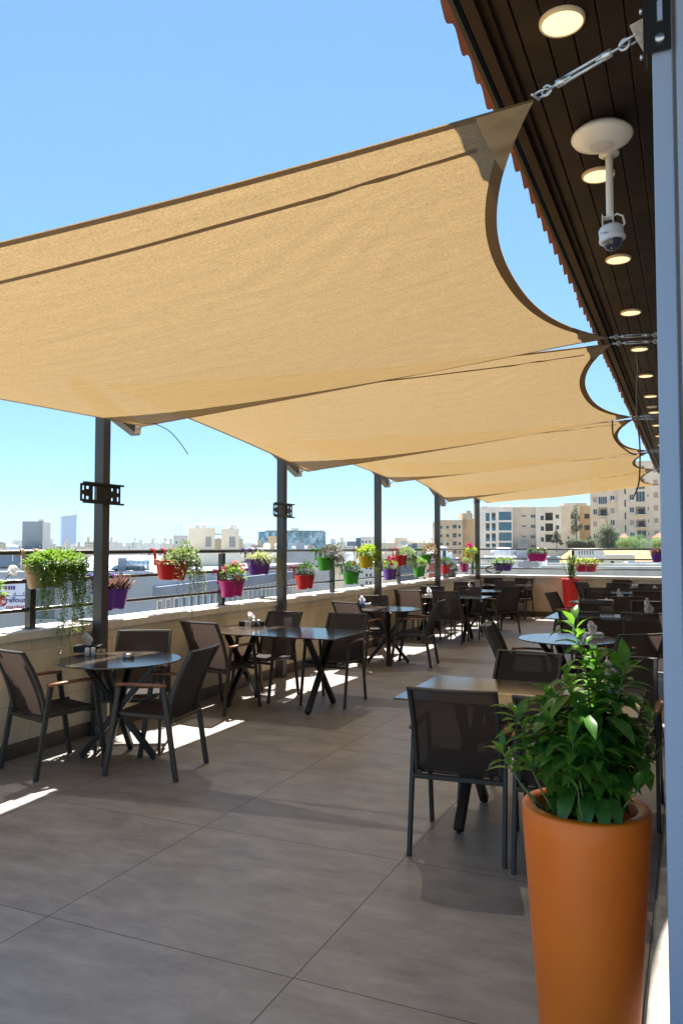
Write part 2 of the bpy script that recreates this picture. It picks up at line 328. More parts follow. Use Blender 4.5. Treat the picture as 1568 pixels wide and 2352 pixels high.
# railings
RX = -4.87; RYF = YF + .17
def railing_left():
    t = thing('railing', 'dark metal railing on the left parapet, hung with planters', 'railing', (RX, 0, .95))
    for z, r in ((1.56, .021), (1.33, .017), (1.10, .017)):
        MB().tube([(0, -2.5, z - .95), (0, RYF - .022, z - .95)], r, 12).build('rail', M_rail, t, True)
    for y in (.1, 1.7, 4.78, 7.6, 10.6, 13.5, 16.4):
        MB().box(-.028, .028, y - .03, y + .03, .004, .585).box(-.07, .07, y - .07, y + .07, .0, .006).build('rail_post', M_rail, t)
def railing_far():
    t = thing('railing', 'dark metal railing on the far parapet facing the apartment blocks', 'railing', (0, RYF, .95))
    for z, r in ((1.56, .021), (1.33, .017), (1.10, .017)):
        MB().tube([(RX, 0, z - .95), (.9, 0, z - .95)], r, 12).build('rail', M_rail, t, True)
    for x in (RX, -2.5, -.2):
        MB().box(x - .03, x + .03, -.028, .028, .004, .585).box(x - .07, x + .07, -.07, .07, 0, .006).build('rail_post', M_rail, t)
railing_left(); railing_far()

# steel posts with tilted arms
ZL = [2.6, 2.62, 2.51, 2.6, 2.44, 2.5]
PN = ['nearest', 'second', 'third', 'fourth', 'fifth']
for i, y in enumerate(PY):
    if i == 0: continue
    t = thing('sail_post', ['', 'tall dark steel post behind table 36, with slotted bracket', 'dark steel post behind table 35, with smaller slotted bracket', 'dark steel post between yellow planter and purple planter', 'dark steel post right of the bronze leaved green planter', 'dark steel post at the far left corner of the terrace'][i], 'post', (-4.65, y, 0), 0, 'steel posts carrying the shade sails')
    zt = ZL[i] + .19
    MB().cbox(-.05, .05, -.045, .045, 0, zt, .004).build('column', M_steelpost, t)
    MB().sweep([(0, -.58 if i == 4 else -.34, zt + (.25 if i == 4 else .157)), (0, .45, zt - .13)] if i < 5 else [(0, -.58, zt + .28), (0, .1, zt + .03)], .10, .11, (0, 0, 1), .04).build('arm', M_steelpost, t)
    e = MB(); e.tube([(.05, .40, zt - .13), (.10, .42, zt - .10), (.15, .38, zt - .08)], .007, 6); e.box(.05, .058, .36, .44, zt - .17, zt - .07); e.build('shackle', M_chrome, t)
    f = MB().box(-.30, -.052, -.02, .02, .955, .97); f.box(-.30, -.26, -.02, .02, .97, 1.0); f.build('wall_bracket', M_steelpost, t)
    if i <= 2:
        z0, sc_ = (2.055, 1.0) if i == 1 else (2.055, 1.0)
        tv = thing('screen_bracket', ['', 'black slotted screen wall bracket on the nearest post', 'black slotted screen wall bracket on the second post, above table 35'][i], 'bracket', (-4.595, y - .08, 2.06), 0, 'black screen brackets on posts')
        # plate with cut-outs lying in the Y-Z plane
        ys = [-.25, -.225, -.205, -.18, -.15, -.13, -.10, -.05, .055, .10, .13, .15, .18, .205, .225, .25]
        zs = [-.075, -.055, -.03, -.018, .018, .03, .055, .075]
        p = MB()
        holes = [(-.10, -.05, -.055, .055), (.055, .10, -.055, .055)]
        for a_, b_ in ((-.225, -.205), (.205, .225)): holes += [(a_, b_, .018, .055), (a_, b_, -.055, -.018)]
        for a_, b_ in ((-.18, -.15), (.13, .15)): holes += [(a_, b_, .03, .055), (a_, b_, -.055, -.03)]
        for j in range(len(ys) - 1):
            for k in range(len(zs) - 1):
                cy, cz = (ys[j] + ys[j + 1]) / 2, (zs[k] + zs[k + 1]) / 2
                if any(h[0] < cy < h[1] and h[2] < cz < h[3] for h in holes): continue
                p.box(0, .004, ys[j], ys[j + 1], zs[k], zs[k + 1])
        fixn(p.build('plate', M_black, tv))
        for z in (-.082, .082): MB().box(0, .03, -.22, .27, z - .008, z + .008).build('lip', M_black, tv)
        b_ = MB()
        for z in (-.045, 0, .045): b_.lathe([(.0, 0), (.008, 0), (.008, .006), (0, .007)], 8, (0, 0, 0))
        for z in (-.045, 0, .045): MB().tube([(.004, .08, z), (.012, .08, z)], .008, 8).build('bolt', M_black, tv)

# =================================================================== SAILS
def sail(label, nl, nr, fr, fl, near=(.05, .03), far=(.05, .02), left=.12, right=.34, sag=.12, nu=110, nv=90, rpow=1.0):
    nl, nr, fr, fl = map(Vector, (nl, nr, fr, fl))
    t = thing('shade_sail', label, 'shade sail', ((nl + nr + fr + fl) / 4), 0, 'sand coloured shade sails')
    def q(x): return 4 * x * (1 - x)
    def qe(x): return (1 - abs(2 * x - 1) ** 2.6)
    N_ = lambda s: nl.lerp(nr, s) + Vector((0, near[0], -near[1])) * q(s)
    Fr = lambda s: fl.lerp(fr, s) + Vector((0, -far[0], -far[1])) * q(s)
    Lf = lambda v: nl.lerp(fl, v) + Vector((left, 0, -.02)) * q(v)
    Rt = lambda v: nr.lerp(fr, v) + Vector((-right, 0, -.03)) * (.35 * q(v) + .65 * qe(v))
    def P(s, v):
        p = N_(s) * (1 - v) + Fr(s) * v + Lf(v) * (1 - s) + Rt(v) * s - ((nl * (1 - s) + nr * s) * (1 - v) + (fl * (1 - s) + fr * s) * v)
        # creases running out of the right-hand corners
        cr = 0
        for cs, cv, ph in ((1, 1, 0), (1, 0, 2), (0, 1, 4), (0, 0, 1)):
            dx = (s - cs) * 3.9; dy = (v - cv) * 3.2; r_ = math.hypot(dx, dy) + .02; an = math.atan2(dy, dx)
            cr += (.0035 + .0035 * (cs == 1)) * (math.sin(an * 34 + ph + r_ * .7) + .6 * math.sin(an * 61 + ph * 2 - r_)) * math.exp(-((r_ - .7) / .55) ** 2) * min(1, 6 * min(s, 1 - s) + .15) * min(1, 6 * min(v, 1 - v))
        return p + Vector((0, 0, -sag * q(s) * q(v) + cr)) - t.location
    MB().grid(P, nu, nv).build('cloth', M_sail, t, True)
    # folded hems: narrow double-layer bands just under the cloth edge
    hw = .045
    def band(fn, inn, wd, n=60, name='hem', dz=-.004):
        m_ = MB(); m_.grid(lambda a, b_: Vector(fn(a)) + Vector(inn(a)) * (wd * b_) + Vector((0, 0, dz)), n, 1); return m_.build(name, M_hem, t, True)
    def along(e, d):      # e(param)-> (s,v);  offset in param space
        return lambda a: P(*e(a))
    def inner(e, e2):
        def f(a): 
            x = P(*e(a)); y = P(*e2(a)); return (y - x).normalized()
        return f
    E = .02
    for nm, e, e2, wd in (('near', lambda a: (a, 0), lambda a: (a, E), .030), ('far', lambda a: (a, 1), lambda a: (a, 1 - E), .030), ('left', lambda a: (0, a), lambda a: (E, a), .035), ('right', lambda a: (1, a), lambda a: (1 - E, a), .046)):
        band(along(e, 0), inner(e, e2), wd)
    # added dark ribbon in place of a shadow line falling on the cloth
    MB().grid(lambda a, b_: P(a * .97 + .0, .055 + .028 * (1 - a) + .007 * b_) + Vector((0, 0, -.004)), 60, 1).build('seam', M_hem, t, True)
    # corner patches
    for cs, cv in ((1, 0), (1, 1), (0, 1), (0, 0)):
        g_ = MB(); n = 10
        sx = .040 if cs == 1 else .04; sv = .12 if cs == 1 else .08
        vs = []; fs = []; idx = {}
        for i in range(n + 1):
            for j in range(n + 1 - i):
                s_ = abs(cs - sx * i / n); v_ = abs(cv - sv * j / n); idx[i, j] = len(vs); vs.append(P(s_, v_) + Vector((0, 0, -.007)))
        for i in range(n):
            for j in range(n - i):
                fs.append((idx[i, j], idx[i + 1, j], idx[i, j + 1]))
                if j < n - i - 1: fs.append((idx[i + 1, j], idx[i + 1, j + 1], idx[i, j + 1]))
        g_.add(vs, fs); g_.build('corner_patch', MATS['patch'], t, True)
    return t
mat('patch', (.66, .50, .29), .9, noise=(9, (.40, .28, .15), .8, 6), trans=((.32, .21, .09), .28))
RC = [(-.385, 2.2, 2.87), (-.475, 5.44, 3.0), (-.55, 8.88, 3.0), (-.53, 12.1, 3.0), (-.58, 14.96, 3.0), (-.60, 18.75, 3.0)]
def nr_(i): x, y, z = RC[i]; return (x, y + (.17 if i else 0), z)
LFAR = [(-4.5, 5.72, 2.70), (-4.5, 9.02, 2.58), (-4.5, 12.36, 2.70), (-4.5, 15.45, 2.53), (-4.48, 18.75, 2.68)]
LNEAR = [(-4.5, 1.82, 2.60), (-4.52, 5.2, 2.98), (-4.52, 8.45, 2.90), (-4.52, 11.75, 2.96), (-4.52, 14.95, 2.80)]
SLAB = ['largest, nearest sand coloured shade sail filling the upper left', 'second sand coloured shade sail, between the first and second posts', 'third sand coloured shade sail with a loose strap hanging under it', 'fourth sand coloured shade sail, second from the far end', 'farthest sand coloured shade sail, in front of the apartment blocks']
for i in range(5):
    sail(SLAB[i], LNEAR[i], nr_(i), RC[i + 1], LFAR[i], near=(.04, .03) if i == 0 else (.05, .03), right=(.33, .30, .27, .25, .28)[i], sag=(.10, .12, .12, .12, .12)[i], rpow=1)
# turnbuckles
def shackle_mb(m_, c, d, s_=1.):
    d = Vector(d).normalized(); sd_ = d.cross(Vector((0, 0, 1))).normalized(); c = Vector(c)
    pts = [c + sd_ * (.016 * s_) , c + sd_ * (.018 * s_) + d * .03 * s_, c + sd_ * .012 * s_ + d * .05 * s_, c + d * .058 * s_, c - sd_ * .012 * s_ + d * .05 * s_, c - sd_ * (.018 * s_) + d * .03 * s_, c - sd_ * (.016 * s_)]
    m_.tube(pts, .0045 * s_, 6); m_.tube([c + sd_ * .026 * s_, c - sd_ * .026 * s_], .005 * s_, 6)
def turnbuckle(label, p, q, group='galvanised turnbuckles on the wall side'):
    p, q = Vector(p), Vector(q); d = (q - p).normalized(); ln = (q - p).length
    t = thing('turnbuckle', label, 'turnbuckle', p, 0, group)
    e = (q - p)
    for c_, d_ in (((0, 0, 0), d), (e, -d)): m_ = MB(); shackle_mb(m_, c_, d_, .75); m_.build('shackle', M_chrome, t, True)
    a = d * (.05); b_ = d * (ln - .05); u = d.cross(Vector((0, 0, 1))).normalized(); v_ = u.cross(d)
    m_ = MB(); A, B = a + d * (ln * .10), b_ - d * (ln * .12)
    for s_ in (-1, 1): m_.tube([A + v_ * .0075 * s_, B + v_ * .0075 * s_], .0045, 8)
    for X in (A, B): m_.tube([X - d * .012, X + d * .012], .0115, 8)
    m_.build('body', M_chrome, t, True)
    for X, s_ in ((a, 1), (b_, -1)):
        m_ = MB(); m_.tube([a, A + d * .03] if s_ > 0 else [B - d * .03, b_], .0042, 6)
        ring = [X + d * (s_ * (-.014 + .014 * math.cos(k * math.pi / 5))) + v_ * (.014 * math.sin(k * math.pi / 5)) for k in range(11)]; m_.tube(ring, .004, 6)
        m_.build('eye_bolt', M_chrome, t, True)
turnbuckle('long silver turnbuckle from nearest sail corner to the white jamb', (-.378, 2.195, 2.872), (-.100, 2.085, 2.905))
for i in range(1, 6):
    x, y, z = RC[i]
    turnbuckle(['', 'silver turnbuckle ending the first sail, upper one of the pair', 'silver turnbuckle ending the second sail', 'silver turnbuckle ending the third sail', 'silver turnbuckle ending the fourth sail', 'silver turnbuckle ending the farthest sail'][i], (x + .01, y + .005, z), (-.16, y + .1, z + .01))
    if i < 5: turnbuckle(['', 'silver turnbuckle starting the second sail, lower one of the pair', 'silver turnbuckle starting the third sail', 'silver turnbuckle starting the fourth sail', 'silver turnbuckle starting the farthest sail'][i], (x + .01, y + .175, z - .002), (-.16, y + .2, z - .01))

# =================================================================== RESTAURANT BUILDING (right side)
rest = thing('restaurant_building', 'restaurant side wall with white jamb, dark timber soffit and clay roof', 'building', (0, 2, 0))
def LB(m_): return m_
def part(mb, name, m_, smooth=False):
    return mb.build(name, m_, rest, smooth, Matrix.Translation((0, -2, 0)))
SZ = 3.4
part(MB().box(-.066, .6, 2.12, 19.4, 0, SZ - .02), 'wall', mat('grey_render_wall', (.30, .28, .26), .7, noise=(3, (.36, .34, .31), 1)))
part(MB().box(-.155, -.065, 2.2, 18.6, .001, .13), 'plinth', mat('grey_marble_plinth', (.20, .185, .17), .4, noise=(5, (.40, .38, .35), .9, 8)))
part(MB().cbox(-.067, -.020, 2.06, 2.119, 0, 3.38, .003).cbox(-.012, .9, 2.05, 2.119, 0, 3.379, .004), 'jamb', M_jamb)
part(MB().box(-.021, -.011, 2.075, 2.118, 0, 3.378), 'jamb_seal', mat('jamb_seal', (.35, .30, .25), .6))
for k, y in enumerate((3.4, 5.9, 8.4, 10.9, 13.4)):
    g = part(MB().box(-.072, -.0675, y, y + 1.9, .35, 2.5), 'window', M_black)
    MB().box(-.075, -.0725, y + .06, y + 1.84, .41, 2.44).build('pane', M_glassd, g, False, Matrix.Translation((0, -2, 0)))
# soffit boards
s_ = MB(); x = -.605; bw = .087
while x < 1.2:
    s_.cbox(x + .0025, x + bw - .0025, -.6, 20.6, SZ, SZ + .02, .003); x += bw
part(s_, 'soffit', M_soffit)
part(MB().box(-.62, 1.2, -.6, 20.6, SZ + .021, SZ + .03), 'soffit_backing', M_black)
part(MB().box(-.645, -.605, -.6, 20.62, SZ - .05, SZ + .02), 'fascia', M_brown)
part(MB().box(-.683, -.646, -.6, 20.62, SZ + .04, SZ + .06), 'eave_board', M_black)
part(MB().box(-.70, -.684, -.6, 20.63, SZ + .0, SZ + .10), 'eave_trim', mat('grey_eave_trim', (.05, .045, .042), .8, spec=.15))
part(MB().box(-.604, -.575, -.6, 20.6, SZ - .022, SZ - .001), 'moulding', M_brown)
# clay tiles: S profile along the eave, overlapping courses up the slope
t_ = MB(); pitch_y = .205; slope = .33
def tile_shell(y0, x0, zo):
    n = 8; ring = []
    for side in (0, 1):
        for j in range(n + 1):
            a = j / n; yy = y0 + a * pitch_y; hh = .034 * math.sin(math.pi * min(a / .68, 1)) if a < .68 else -.012 * math.sin(math.pi * (a - .68) / .32)
            ring.append((yy, hh - (.016 if side else 0)))
    n1 = n + 1; outer = ring[:n1]; inner_ = ring[n1:]
    prof = outer + inner_[::-1]
    ra = [(x0, p[0], zo + p[1]) for p in prof]; rb = [(x0 + .36, p[0], zo + p[1] + .36 * slope - .012) for p in prof]
    t_.loft([ra, rb], True, True)
y = -.6
rr = random.Random(3)
while y < 20.6:
    for k in range(3):
        tile_shell(y + rr.uniform(-.003, .003), -.765 + k * .31 + rr.uniform(-.008, .008), SZ + .115 + k * .31 * slope + k * .006)
    y += pitch_y
o = t_.build('roof_tiles', M_tile, rest, False, Matrix.Translation((0, -2, 0))); fixn(o)
m_ = MB(); m_.add([(.1, -.6, SZ + .38), (.1, 20.6, SZ + .38), (3.5, 20.6, SZ + 1.5), (3.5, -.6, SZ + 1.5)], [(0, 3, 2, 1)]); m_.add([(-.62, 20.6, SZ), (3.5, 20.6, SZ), (3.5, 20.6, SZ + 1.5), (-.62, 20.6, SZ + .12)], [(0, 1, 2, 3)])
part(m_, 'upper_roof', M_tile)
# black sail bracket on jamb
t = thing('sail_bracket', 'black slotted steel bracket bolted high on the white jamb', 'bracket', (-.044, 2.05, 2.905))
MB().box(-.036, .022, -.006, .0, -.075, .105).build('plate', M_black, t)
MB().box(-.042, -.0365, -.006, .07, -.075, .105).build('flange', M_black, t)
sl = MB(); sl.tube([(-.003, -.0065, -.0), (-.003, -.0065, .05)], .0065, 8); sl.build('slot', M_jamb, t)
for p_, q_, r_ in (((-.004, -.006, -.045), (-.004, -.014, -.045), .011), ((.004, -.006, .085), (.004, -.012, .085), .009), ((-.043, .03, .06), (-.052, .03, .06), .007), ((-.043, .03, -.06), (-.052, .03, -.06), .007)): MB().tube([p_, q_], r_, 12).build('bolt', M_chrome, t, True)
g_ = MB(); g_.add([(-.0425, .012, -.055), (-.0425, .012, .03), (-.075, .02, .025), (-.062, .02, -.01), (-.0425, .018, -.055), (-.0425, .018, .03), (-.075, .026, .025), (-.062, .026, -.01)], [(0, 3, 2, 1), (4, 5, 6, 7), (0, 1, 5, 4), (1, 2, 6, 5), (2, 3, 7, 6), (3, 0, 4, 7)]); g_.build('tab', mat('rusty_tab', (.42, .38, .32), .6, noise=(60, (.3, .2, .12), .8)), t)

# ceiling lamps
def mk_lamp():
    t = thing('ceiling_lamp', '', 'ceiling lamp', (0, 0, SZ))
    MB().lathe([(.077, 0), (.077, -.008), (.073, -.0145), (.069, -.0145), (.069, -.004)], 32).build('rim', mat('lamp_rim', (.75, .6, .4), .4), t, True)
    MB().lathe([(0.0, -.0135), (.055, -.0135), (.0688, -.011)], 32).build('diffuser', M_bulb, t, True)
    return t
lp = mk_lamp(); LN = ['first', 'second', 'third', 'fourth', 'fifth', 'sixth', 'seventh', 'eighth', 'ninth', 'tenth', 'eleventh', 'twelfth', 'thirteenth', 'fourteenth', 'fifteenth']
LD = ['largest lit round soffit lamp, nearest the top edge', 'lit round soffit lamp partly behind the white camera pole', 'lit round soffit lamp just below the dome camera']
for i in range(15):
    o = lp if i == 0 else copy_tree(lp)
    o.location = (-.37 - .006 * i, 2.68 + 1.205 * i, SZ)
    o['label'] = LD[i] if i < 3 else '%s lit round lamp along the dark soffit, counted from the camera' % LN[i]
    o['group'] = 'round lamps in the soffit'
# lamps really light the boards a little
t = thing('ceiling_speaker', 'large white disc speaker hanging from the soffit above the camera pole', 'speaker', (-.318, 3.46, SZ))
MB().lathe([(.03, -.001), (.10, -.005), (.125, -.028), (.128, -.04), (.118, -.055), (.075, -.074), (.052, -.078)], 40).build('shell', M_white, t, True)
MB().lathe([(0, -.080), (.045, -.080), (.052, -.0775)], 32).build('grille', mat('speaker_grille', (.62, .62, .64), .6), t, True)
w_ = MB()
for a in (.4, 1.7, 3.1, 4.4): w_.box(.085 * math.cos(a) - .01, .085 * math.cos(a) + .01, .085 * math.sin(a) - .01, .085 * math.sin(a) + .01, -.03, -.002)
w_.build('clip', M_chrome, t)
t = thing('dome_camera', 'white dome security camera on a short ceiling pole', 'camera', (-.31, 3.7, SZ))
MB().lathe([(0, 0), (.045, 0), (.045, -.006), (.022, -.008), (.022, -.02)], 28).build('ceiling_plate', M_white, t, True)
MB().lathe([(.0165, -.005), (.0165, -.30)], 20).build('pole', M_white, t, True)
MB().box(-.034, -.030, -.022, .022, -.36, -.285).box(.012, .016, -.022, .022, -.36, -.285).box(-.034, .016, -.02, .02, -.300, -.296).build('bracket', M_white, t)
cw = mat('camera_shell', (.70, .74, .82), .35)
dm = Matrix.Translation((.004, 0, -.37)) @ Matrix.Rotation(R(-8), 4, 'Y')
MB().lathe([(0, .03), (.045, .03), (.053, .018), (.055, -.02), (.058, -.026), (.058, -.036), (.044, -.040)], 36).build('housing', cw, t, True, dm)
MB().lathe([(.043, -.036), (.042, -.05), (.034, -.068), (.018, -.078), (0, -.081)], 32).build('dome', mat('smoked_dome', (.015, .02, .035), .04, spec=.9), t, True, dm)
MB().tube([(.0, 0, -.30), (.03, 0, -.285), (.055, 0, -.30), (.062, 0, -.335), (.045, 0, -.355)], .005, 8).build('cable', M_white, t, True)
text_obj('maker_mark', 'HIKVISION', .009, mat('mark_grey', (.2, .2, .25), .6), t, Matrix.Translation((-.018, -.0535, -.385)) @ Matrix.Rotation(R(90), 4, 'X'), depth=.0008)
t = thing('ceiling_vent', 'small unlit white round disc between the lit soffit lamps', 'ceiling vent', (-.42, 10.7, SZ))
MB().lathe([(.0, -.012), (.05, -.012), (.07, -.006), (.07, 0)], 28).build('disc', M_white, t, True)
# hanging cords
def cord(name, pts, r, label, m_=None):
    pts = [Vector(p) for p in pts]; out = []
    for i in range(len(pts) - 1):
        p0 = pts[max(i - 1, 0)]; p1 = pts[i]; p2 = pts[i + 1]; p3 = pts[min(i + 2, len(pts) - 1)]
        for k in range(6):
            x = k / 6; out.append(.5 * ((2 * p1) + (p2 - p0) * x + (2 * p0 - 5 * p1 + 4 * p2 - p3) * x * x + (3 * p1 - p0 - 3 * p2 + p3) * x ** 3))
    out.append(pts[-1]); o = MB().tube(out, r, 6).build(name, m_ or M_hem, None, True); tag(o, label, 'cord'); return o
cord('cord', [at(u, v, 7.0) for u, v in ((1459, 809), (1464, 845), (1461, 890), (1462, 960), (1468, 1020), (1468, 1080), (1464, 1118), (1450, 1147)) if True], .007, 'long tan cord hanging down below the soffit near the sails', mat('tan_cord', (.20, .15, .09), .8))
cord('strap', [at(u, v, 8.3) for u, v in ((1405, 966), (1407, 998), (1420, 1020), (1446, 1040), (1460, 1044))], .009, 'short dark strap hanging under the third shade sail')
cord('cable', [at(u, v, 6.6) for u, v in ((352, 972), (385, 987), (410, 1012), (432, 1043))], .004, 'thin black cable tail dangling under the nearest sail corner', M_black)
cc = []
for k in range(60):
    a = k * .42; r_ = .12 + .02 * math.sin(k * .9); cc.append((-4.32 + r_ * 1.5 * math.cos(a), YF + .06 + .01 * math.sin(a * 1.3), 1.075 + r_ * .75 * math.sin(a)))
cord('cable_coil', cc, .006, 'loose coil of black cable tied at the far railing corner', M_black)

def onz(u, v, z): r = ray(u, v); return Vector((0, 0, H)) + r * ((z - H) / r.z)
# =================================================================== FURNITURE
def make_chair():
    t = thing('armchair', '', 'chair')
    for sx in (-1, 1):
        for sy in (-1, 1):
            f_ = MB().sweep([(sx * .245, sy * .275, .002), (sx * .242, sy * .172, .628)], .022, .038, (0, 1, 0), .2)
            f_.build('leg', M_frame, t)
        a = MB().sweep([(sx * .244, -.195, .640), (sx * .246, -.06, .646), (sx * .246, .10, .646), (sx * .244, .19, .641)], .042, .020, (0, 0, 1), .3); a.build('armrest', M_teak, t, True)
    s_ = MB()
    s_.sweep([(-.238, -.212, .395), (.238, -.212, .395)], .036, .024, (0, 0, 1)); s_.sweep([(-.238, .212, .395), (.238, .212, .395)], .036, .024, (0, 0, 1))
    for sx in (-1, 1):
        s_.sweep([(sx * .205, -.225, .418), (sx * .205, .0, .425), (sx * .205, .235, .437)], .024, .026, (0, 0, 1))
    s_.build('seat_frame', M_frame, t)
    # side rails and bowed top bar of the back
    bf = MB()
    def spine(a):   # a 0..1 up the back -> (y, z)
        return (-.195 - .02 * a - .155 * a ** 1.7, .405 + .475 * a)
    for sx in (-1, 1): bf.sweep([(sx * (.222 - .004 * k / 8), *spine(k / 8)) for k in range(9)], .024, .034, (0, 1, 0))
    ty, tz = spine(1); bf.sweep([(x / 8 * .228, ty - .030 * (1 - (x / 8) ** 2), tz + .002) for x in range(-8, 9)], .030, .014, (0, 0, 1), .3)
    bf.build('back_frame', M_frame, t)
    MB().grid(lambda p, q: (lambda x, a: (x * .213, spine(a)[0] - .026 * (1 - x * x) * (.35 + .65 * a) , spine(a)[1]))(2 * p - 1, .01 + .975 * q), 12, 12).build('backrest', M_fabric, t, True)
    def seat(p, q):
        x = 2 * p - 1; y = -.205 + .45 * q; z = .430 + .012 * q - .020 * (1 - x * x) * math.sin(math.pi * min(q * 1.15, 1)); 
        if q > .93: z -= (q - .93) * .35
        return (x * .205, y, z)
    MB().grid(seat, 12, 14).build('seat', M_fabric, t, True)
    return t
def make_leg_x(t, x, span=.30, w_=.055, h_=.045, rot=0, zt=.722):
    m1 = MB().sweep([(x, -span, .018), (x, span, zt)], w_, h_, (0, 0, 1), .12)
    m2 = MB().sweep([(x, span, .018), (x, -span, zt)], w_ - .003, h_, (0, 0, 1), .12)
    mt = Matrix.Rotation(rot, 4, 'Z')
    m1.build('leg', M_black, t, False, mt); m2.build('leg', M_black, t, False, mt)
    for s_ in (-1, 1): MB().lathe([(0, 0), (.013, 0), (.013, .02), (0, .02)], 10, (x, s_ * (span - .006), 0)).build('foot', M_black, t, False, mt)
def rect_table(label, x0, x1, y0, y1, group):
    cx, cy = (x0 + x1) / 2, (y0 + y1) / 2; a, b_ = (x1 - x0) / 2, (y1 - y0) / 2
    t = thing('rectangular_table', label, 'table', (cx, cy, 0), 0, group)
    MB().cbox(-a, a, -b_, b_, .738, .750, .0025).build('tabletop', M_top, t)
    xs = a - .34
    for x in (-xs, xs):
        make_leg_x(t, x)
    MB().box(-xs - .03, -xs + .03, -.34, .34, .724, .7375).box(xs - .03, xs + .03, -.34, .34, .724, .7375).box(-xs + .031, xs - .031, -.02, .02, .710, .7365).build('support', M_black, t)
    return t
def round_table(label, x, y, rz, r=.46):
    t = thing('round_table', label, 'table', (x, y, 0), R(rz), 'round dark tables')
    MB().lathe([(0, .738), (r - .004, .738), (r, .741), (r, .7475), (r - .0025, .75), (0, .75)], 96).build('tabletop', M_top, t)
    for k in (0, 90): make_leg_x(t, 0, .28, .045 - k * .00005, .045, R(k))
    MB().box(-.03, .03, -.31, .31, .724, .7372).box(-.31, .31, -.03, .03, .725, .7365).build('support', M_black, t)
    return t
GL = 'rectangular dark tables'
round_table('round dark table 36 with a steel ashtray, nearest on the left', -4.0, 4.82, 20)
rect_table('rectangular dark table 35 beside the parapet with crossed black legs', -4.62, -3.04, 6.64, 7.54, GL)
round_table('round dark table with a blue tissue box, beside the third post', -3.87, 10.28, 20)
rect_table('rectangular dark table by the parapet between four chairs, with a tissue bunch', -4.66, -3.2, 12.85, 13.7, GL)
round_table('small round dark table by the parapet with a tissue and shakers, before the corner', -3.76, 15.3, 10)
rect_table('rectangular dark table in the far left corner of the terrace', -4.6, -3.33, 17.4, 18.25, GL)
rect_table('nearest rectangular brown table, behind the orange planter', -1.56, -.26, 4.22, 5.08, GL)
round_table('round dark table seen between the big plant and the gray chair, reflecting sky', -1.06, 7.6, 35)
rect_table('rectangular dark table with a tall white napkin, right side middle', -1.64, -.3, 9.68, 10.6, GL)
round_table('round dark table with white tissue in front of the red planter', -1.32, 12.9, 0)
rect_table('rectangular dark table right of the red planter', -1.88, -.5, 15.4, 16.2, GL)
rect_table('rectangular dark table near the far wall with cups and a caddy', -1.5, -.3, 17.15, 18.0, GL)

CH = [(-4.28, 4.45, -16, 'nearest left armchair, back to camera, at the left frame edge by table 36'),
 (-3.55, 4.70, 99, 'armchair seen from the side on the right of table 36'),
 (-4.15, 5.20, -153, 'armchair behind table 36 with its back against the post'),
 (-4.28, 6.72, -8, 'armchair at the near side of table 35 with a plant shadow on its back'),
 (-4.2, 7.42, 173, 'armchair behind table 35 nearest the second post'),
 (-3.41, 7.46, 180, 'armchair behind the right end of table 35'),
 (-4.06, 9.81, -15, 'armchair with sunlit top bar left of the blue tissue box table'),
 (-3.48, 10.27, 96, 'armchair seen from the side right of the blue tissue box table'),
 (-4.22, 10.6, -160, 'armchair behind the blue tissue box table, by the third post'),
 (-4.39, 12.9, 3, 'armchair with sunlit brown back at the fourth table from the front, left one'),
 (-3.73, 12.9, 3, 'armchair with dark back beside the brown lit one, right one of the pair'),
 (-4.33, 13.6, -172, 'armchair facing us at the left end of the tissue bunch table'),
 (-3.66, 13.68, -172, 'armchair facing us at the right end of the tissue bunch table'),
 (-4.40, 14.95, -50, 'pale lit armchair by the fourth post, side turned to us'),
 (-3.32, 14.80, 52, 'tall looking armchair turned away, standing free at the small round table'),
 (-4.3, 15.9, -165, 'armchair facing us behind the small round table, mostly hidden'),
 (-4.46, 17.35, 2, 'armchair with white lit top bar at the corner table'),
 (-3.66, 17.32, -6, 'dark armchair at the near side of the corner table, right one'),
 (-4.30, 18.13, 180, 'armchair against the far wall at the corner table, left one'),
 (-3.62, 18.12, 172, 'pale lit armchair against the far wall with brown arm, right one'),
 (-1.15, 4.24, 5, 'large foreground armchair, back to camera, left of the orange planter'),
 (-.60, 4.22, 4, 'foreground armchair mostly hidden behind the orange planter and its plant'),
 (-1.07, 5.08, 172, 'armchair facing us at the far side of the nearest brown table'),
 (-.44, 5.10, 180, 'armchair facing us behind the plant at the nearest brown table'),
 (-1.38, 7.30, -89, 'armchair seen edge on left of the sky reflecting round table'),
 (-.62, 7.25, 40, 'armchair turned left beside the plant at the sky reflecting round table'),
 (-.78, 8.05, -168, 'armchair facing us behind the sky reflecting round table'),
 (-1.12, 9.52, -8, 'armchair, back to camera, left one at the tall napkin table'),
 (-.52, 9.58, 3, 'armchair, back to camera, right one at the tall napkin table'),
 (-1.16, 10.9, -174, 'armchair facing us behind the tall napkin table, left one'),
 (-.52, 10.85, 180, 'armchair facing us behind the tall napkin table, right one'),
 (-1.70, 12.76, -103, 'armchair turned sideways below the red planter'),
 (-1.00, 12.5, 22, 'armchair, back to camera, right of the white tissue round table'),
 (-.70, 13.5, 176, 'armchair facing us behind the white tissue round table'),
 (-1.58, 15.12, 4, 'armchair, back to camera, in front of the table right of the red planter'),
 (-.78, 15.2, 5, 'armchair, back to camera, next to the white jamb in the fifth row'),
 (-1.36, 16.42, 180, 'armchair facing us behind the table right of the red planter'),
 (-1.84, 17.2, -48, 'armchair turned toward the far table, right next to the red planter'),
 (-1.42, 18.12, 178, 'pale lit armchair against the far wall right of the red planter'),
 (-.74, 16.95, 3, 'armchair, back to camera, at the far cup table')]
ch0 = make_chair()
